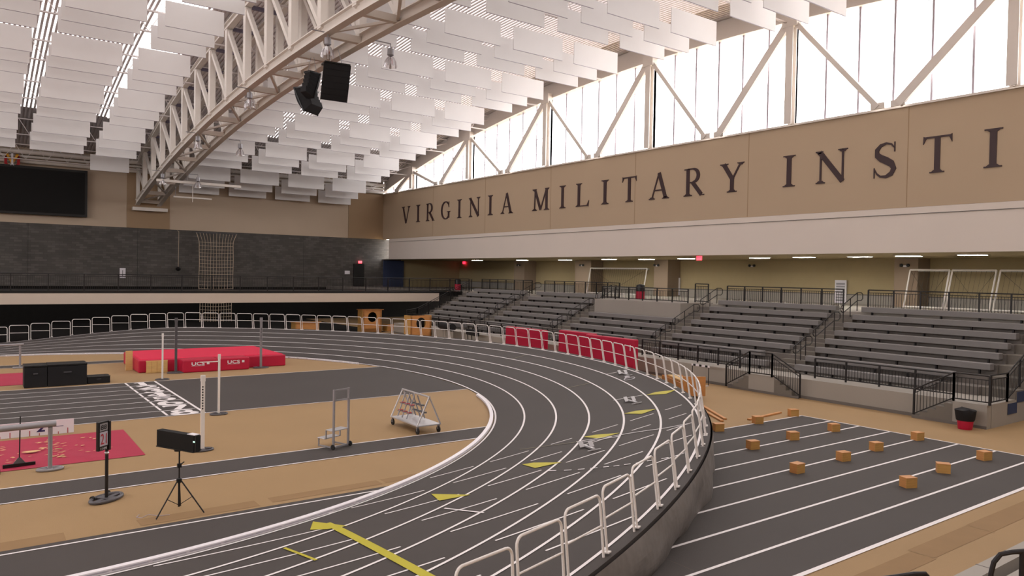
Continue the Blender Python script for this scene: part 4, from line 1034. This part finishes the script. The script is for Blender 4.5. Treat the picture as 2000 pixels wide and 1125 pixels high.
m = MB(); m.hexa([dr_ @ Vector(p) for p in ((.5, -.06, 1.34), (.54, -.06, 1.34), (.54, .06, 1.34), (.5, .06, 1.34), (.5, -.06, 1.66), (.54, -.06, 1.66), (.54, .06, 1.66), (.5, .06, 1.66))], 'blk'); m.build('control_panel', t)
m = MB(); m.hexa([dr_ @ Vector(p) for p in ((.48, -.075, 1.53), (.53, -.075, 1.53), (.53, -.07, 1.53), (.48, -.07, 1.53), (.48, -.075, 1.56), (.53, -.075, 1.56), (.53, -.07, 1.56), (.48, -.07, 1.56))], 'greenled'); m.build('green_readout', t)
m = MB(); m.hexa([dr_ @ Vector(p) for p in ((.3, -.07, 1.671), (.52, -.07, 1.671), (.52, .06, 1.671), (.3, .06, 1.671), (.3, -.07, 1.682), (.52, -.07, 1.682), (.52, .06, 1.682), (.3, .06, 1.682))], 'board'); tag(m.build('paper_sheet'), 'white paper lying on top of the black display', 'paper'); bpy.data.objects['paper_sheet'].location = (3.47, 16.1, 0)
MB().tube([dr_ @ Vector((-.05, 0, 1.28)), dr_ @ Vector((-.05, 0, 1.32))], .07, 'blk', 12).build('mount_plate', t)
tag(MB().tube([(3.3, 16.1, .012), (3.1, 16.15, .01), (2.95, 16.35, .01), (2.8, 16.2, .01), (2.72, 16.3, .01), (2.8, 16.45, .01)], .006, 'mullion', 5).build('cable'), 'thin cable lying on tan floor beside tripod', 'cable')
# far bar
t = thing('far_barrier', 'thin grey barrier bar behind the far pit cover', 'barrier', (2.02, 43.28, 0))
MB().tube([(-4, 0, 1.12), (.15, 0, 1.16)], .05, 'grey', 10).build('tube', t); MB().tube([(0, 0, 0), (0, 0, 1.1)], .05, 'grey', 10).build('post', t); MB().box(-.3, .2, -.2, .2, 0, .06, 'grey').build('foot', t, bevel=.02)

# ---------------------------------------------------------------- judge step ladder and block cart
t = thing('rolling_step_stand', 'grey two step rolling stand with tall hoop frame', 'step stand', (8.25, 19.6, .006), .36)
W = .56
for x in (0, W): MB().box(x-.025, x+.025, -.025, .025, .06, 1.68, 'grey').build('upright', t)
for z in (1.64, 1.35): MB().box(0, W, -.02, .02, z, z+.035, 'grey').build('crossbar', t)
MB().box(-.02, W, .0, .3, .5, .53, 'alu').build('upper_step', t, bevel=.005); MB().box(-.05, W-.03, .3, .6, .25, .28, 'alu').build('lower_step', t, bevel=.005)
for x in (-.02, W-.05): MB().box(x, x+.03, .28, .31, .26, .5, 'grey').build('step_riser', t); MB().box(x, x+.03, .57, .6, .02, .25, 'grey').build('step_riser', t); MB().box(x, x+.03, 0, .6, .03, .07, 'grey').build('base_rail', t)
MB().box(0, W, -.02, .02, .04, .08, 'grey').build('base_rail', t)
for x in (-.05, W+.05): MB().tube([(x-.015, -.03, .075), (x+.015, -.03, .075)], .075, 'wheel', 16).build('wheel', t)
# cart
def block_model(t, s=1):
    MB().box(-.03, .03, -.4, .4, .01, .05, 'alu').build('centre_rail', t); MB().box(-.18, .18, -.42, -.38, 0, .02, 'alu').build('cross_bar', t)
    for sx, y in ((-1, .15), (1, -.02)):
        MB().hexa([Vector(p) for p in ((sx*.04, y, .02), (sx*.16, y, .02), (sx*.16, y+.03, .02), (sx*.04, y+.03, .02), (sx*.04, y+.1, .16), (sx*.16, y+.1, .16), (sx*.16, y+.13, .16), (sx*.04, y+.13, .16))], 'alu').build('foot_pad', t)
        MB().box(min(sx*.05, sx*.15), max(sx*.05, sx*.15), y+.1, y+.13, .01, .1, 'blk').build('pad_support', t)
t = thing('equipment_cart', 'white A frame cart hung with starting blocks, on four casters', 'cart', (11.59, 20.97, .0), -.02)
hx, hy = .41, .93
MB().box(-hx, hx, -hy, hy, .24, .28, 'alu').build('deck', t, bevel=.006)
for sx in (-1, 1):
    for sy in (-1, 1):
        MB().tube([(sx*hx, sy*hy*.98, .26), (0, sy*hy*.98, 1.14)], .026, 'alu', 8).build('frame_leg', t)
        wv = MB().tube([(sx*hx*.9-.02, sy*hy*.93, .1), (sx*hx*.9+.02, sy*hy*.93, .1)], .1, 'wheel', 18).build('wheel', t)
        MB().box(sx*hx*.9-.035, sx*hx*.9+.035, sy*hy*.93-.02, sy*hy*.93+.02, .1, .24, 'grey').build('caster_fork', wv)
MB().tube([(0, -hy, 1.14), (0, hy, 1.14)], .03, 'alu', 8).build('top_bar', t)
for k in range(6):
    y = -.1+.15*k; s = -1 if k % 2 else 1
    q = thing('starting_block', f'silver starting block hung on the cart, {ORD[k+1]} from its near end', 'starting block', (11.59+s*.12, 20.97+y, .3), group='starting blocks hung on the cart')
    MB().tube([(s*.17, 0, .02), (-s*.11, 0, .78)], .022, 'grey', 6).build('centre_rail', q)
    for zz in (.18, .42):
        xx = s*(.17-.28*zz/.78)
        MB().box(xx-.04, xx+.1, -.08, .08, zz, zz+.03, 'grey').build('foot_pad', q); MB().box(xx-.02, xx+.1, -.07, .07, zz+.03, zz+.045, 'redink' if k % 2 else 'blk').build('pad_rubber', q)
def sblock(x, y, rz, lb):
    z = bank(x, y)+.03; q = thing('starting_block', lb, 'starting block', (x, y, z), rz, 'starting blocks on the banked lanes')
    block_model(q); s = slope(math.degrees(math.atan2(y-CY, x))); a = math.atan2(y-CY, x); rad = Vector((math.cos(a), math.sin(a), 0)); n = (Vector((0, 0, 1))-rad*s/LW).normalized()
    q.rotation_mode = 'QUATERNION'; q.rotation_quaternion = Vector((0, 0, 1)).rotation_difference(n) @ Matrix.Rotation(rz, 3, 'Z').to_quaternion()
sblock(21.7, 21.75, -.35, 'silver starting block on outermost lane, farthest of those set out'); sblock(17.94, 17.6, .55-.9, 'silver starting block on the lane between white tick and yellow dart'); sblock(12.75, 14.0, -.35, 'silver starting block nearest the camera, by the crossing white lines')
t = thing('cable_coil', 'small white loop of cable on outermost lane', 'cable', (21.1, 20.85, bank(21.1, 20.85)+.03))
MB().tube([(.26*math.cos(a), .16*math.sin(a), .01+.04*math.cos(a)) for a in [i*math.pi/8 for i in range(16)]], .012, 'board', 6, closed=True).build('cord', t); MB().box(-.06, .12, .1, .2, .0, .08, 'board').build('plug', t)

# ---------------------------------------------------------------- near stand corner bottom right
g = MB(); g.box(4, 30, 4.45, 4.68, 0, .85, 'conclight'); g.box(4, 30, 2.2, 4.45, 0, .55, 'conc'); g.box(4, 30, 3.2, 4.2, .5, .9, 'conclight')
for x in range(5, 30): g.box(x, x+.02, 4.44, 4.69, .845, .853, 'conc')
struct(g.build('near_stand_wall'))
def loop(p, d, L, label):
    t = thing('aisle_handrail', label, 'handrail', p, group='black handrails in the bottom right corner'); d = Vector(d).normalized()
    a = Vector((0, 0, 0)); up = Vector((0, 0, 1)); H_ = .0
    pts = [a-up*.9, a-up*.16, a-up*.07+d*.02, a-up*.01+d*.07, a+d*.16, a+d*L]
    MB().tube(pts, .02, 'railblk', 8).build('rail_tube', t); MB().tube([a+d*.24, a+d*.24-up*.9], .02, 'railblk', 8).build('post', t)
loop((6.69, 2.5, 2.81), (.75, -.62, .12), 2.5, 'black curved handrail end at the bottom right image corner')
loop((6.32, 2.78, 2.655), (-.8, .5, -.12), 2.0, 'black handrail end at bottom edge left of the corner one')
bpy.context.view_layer.update()
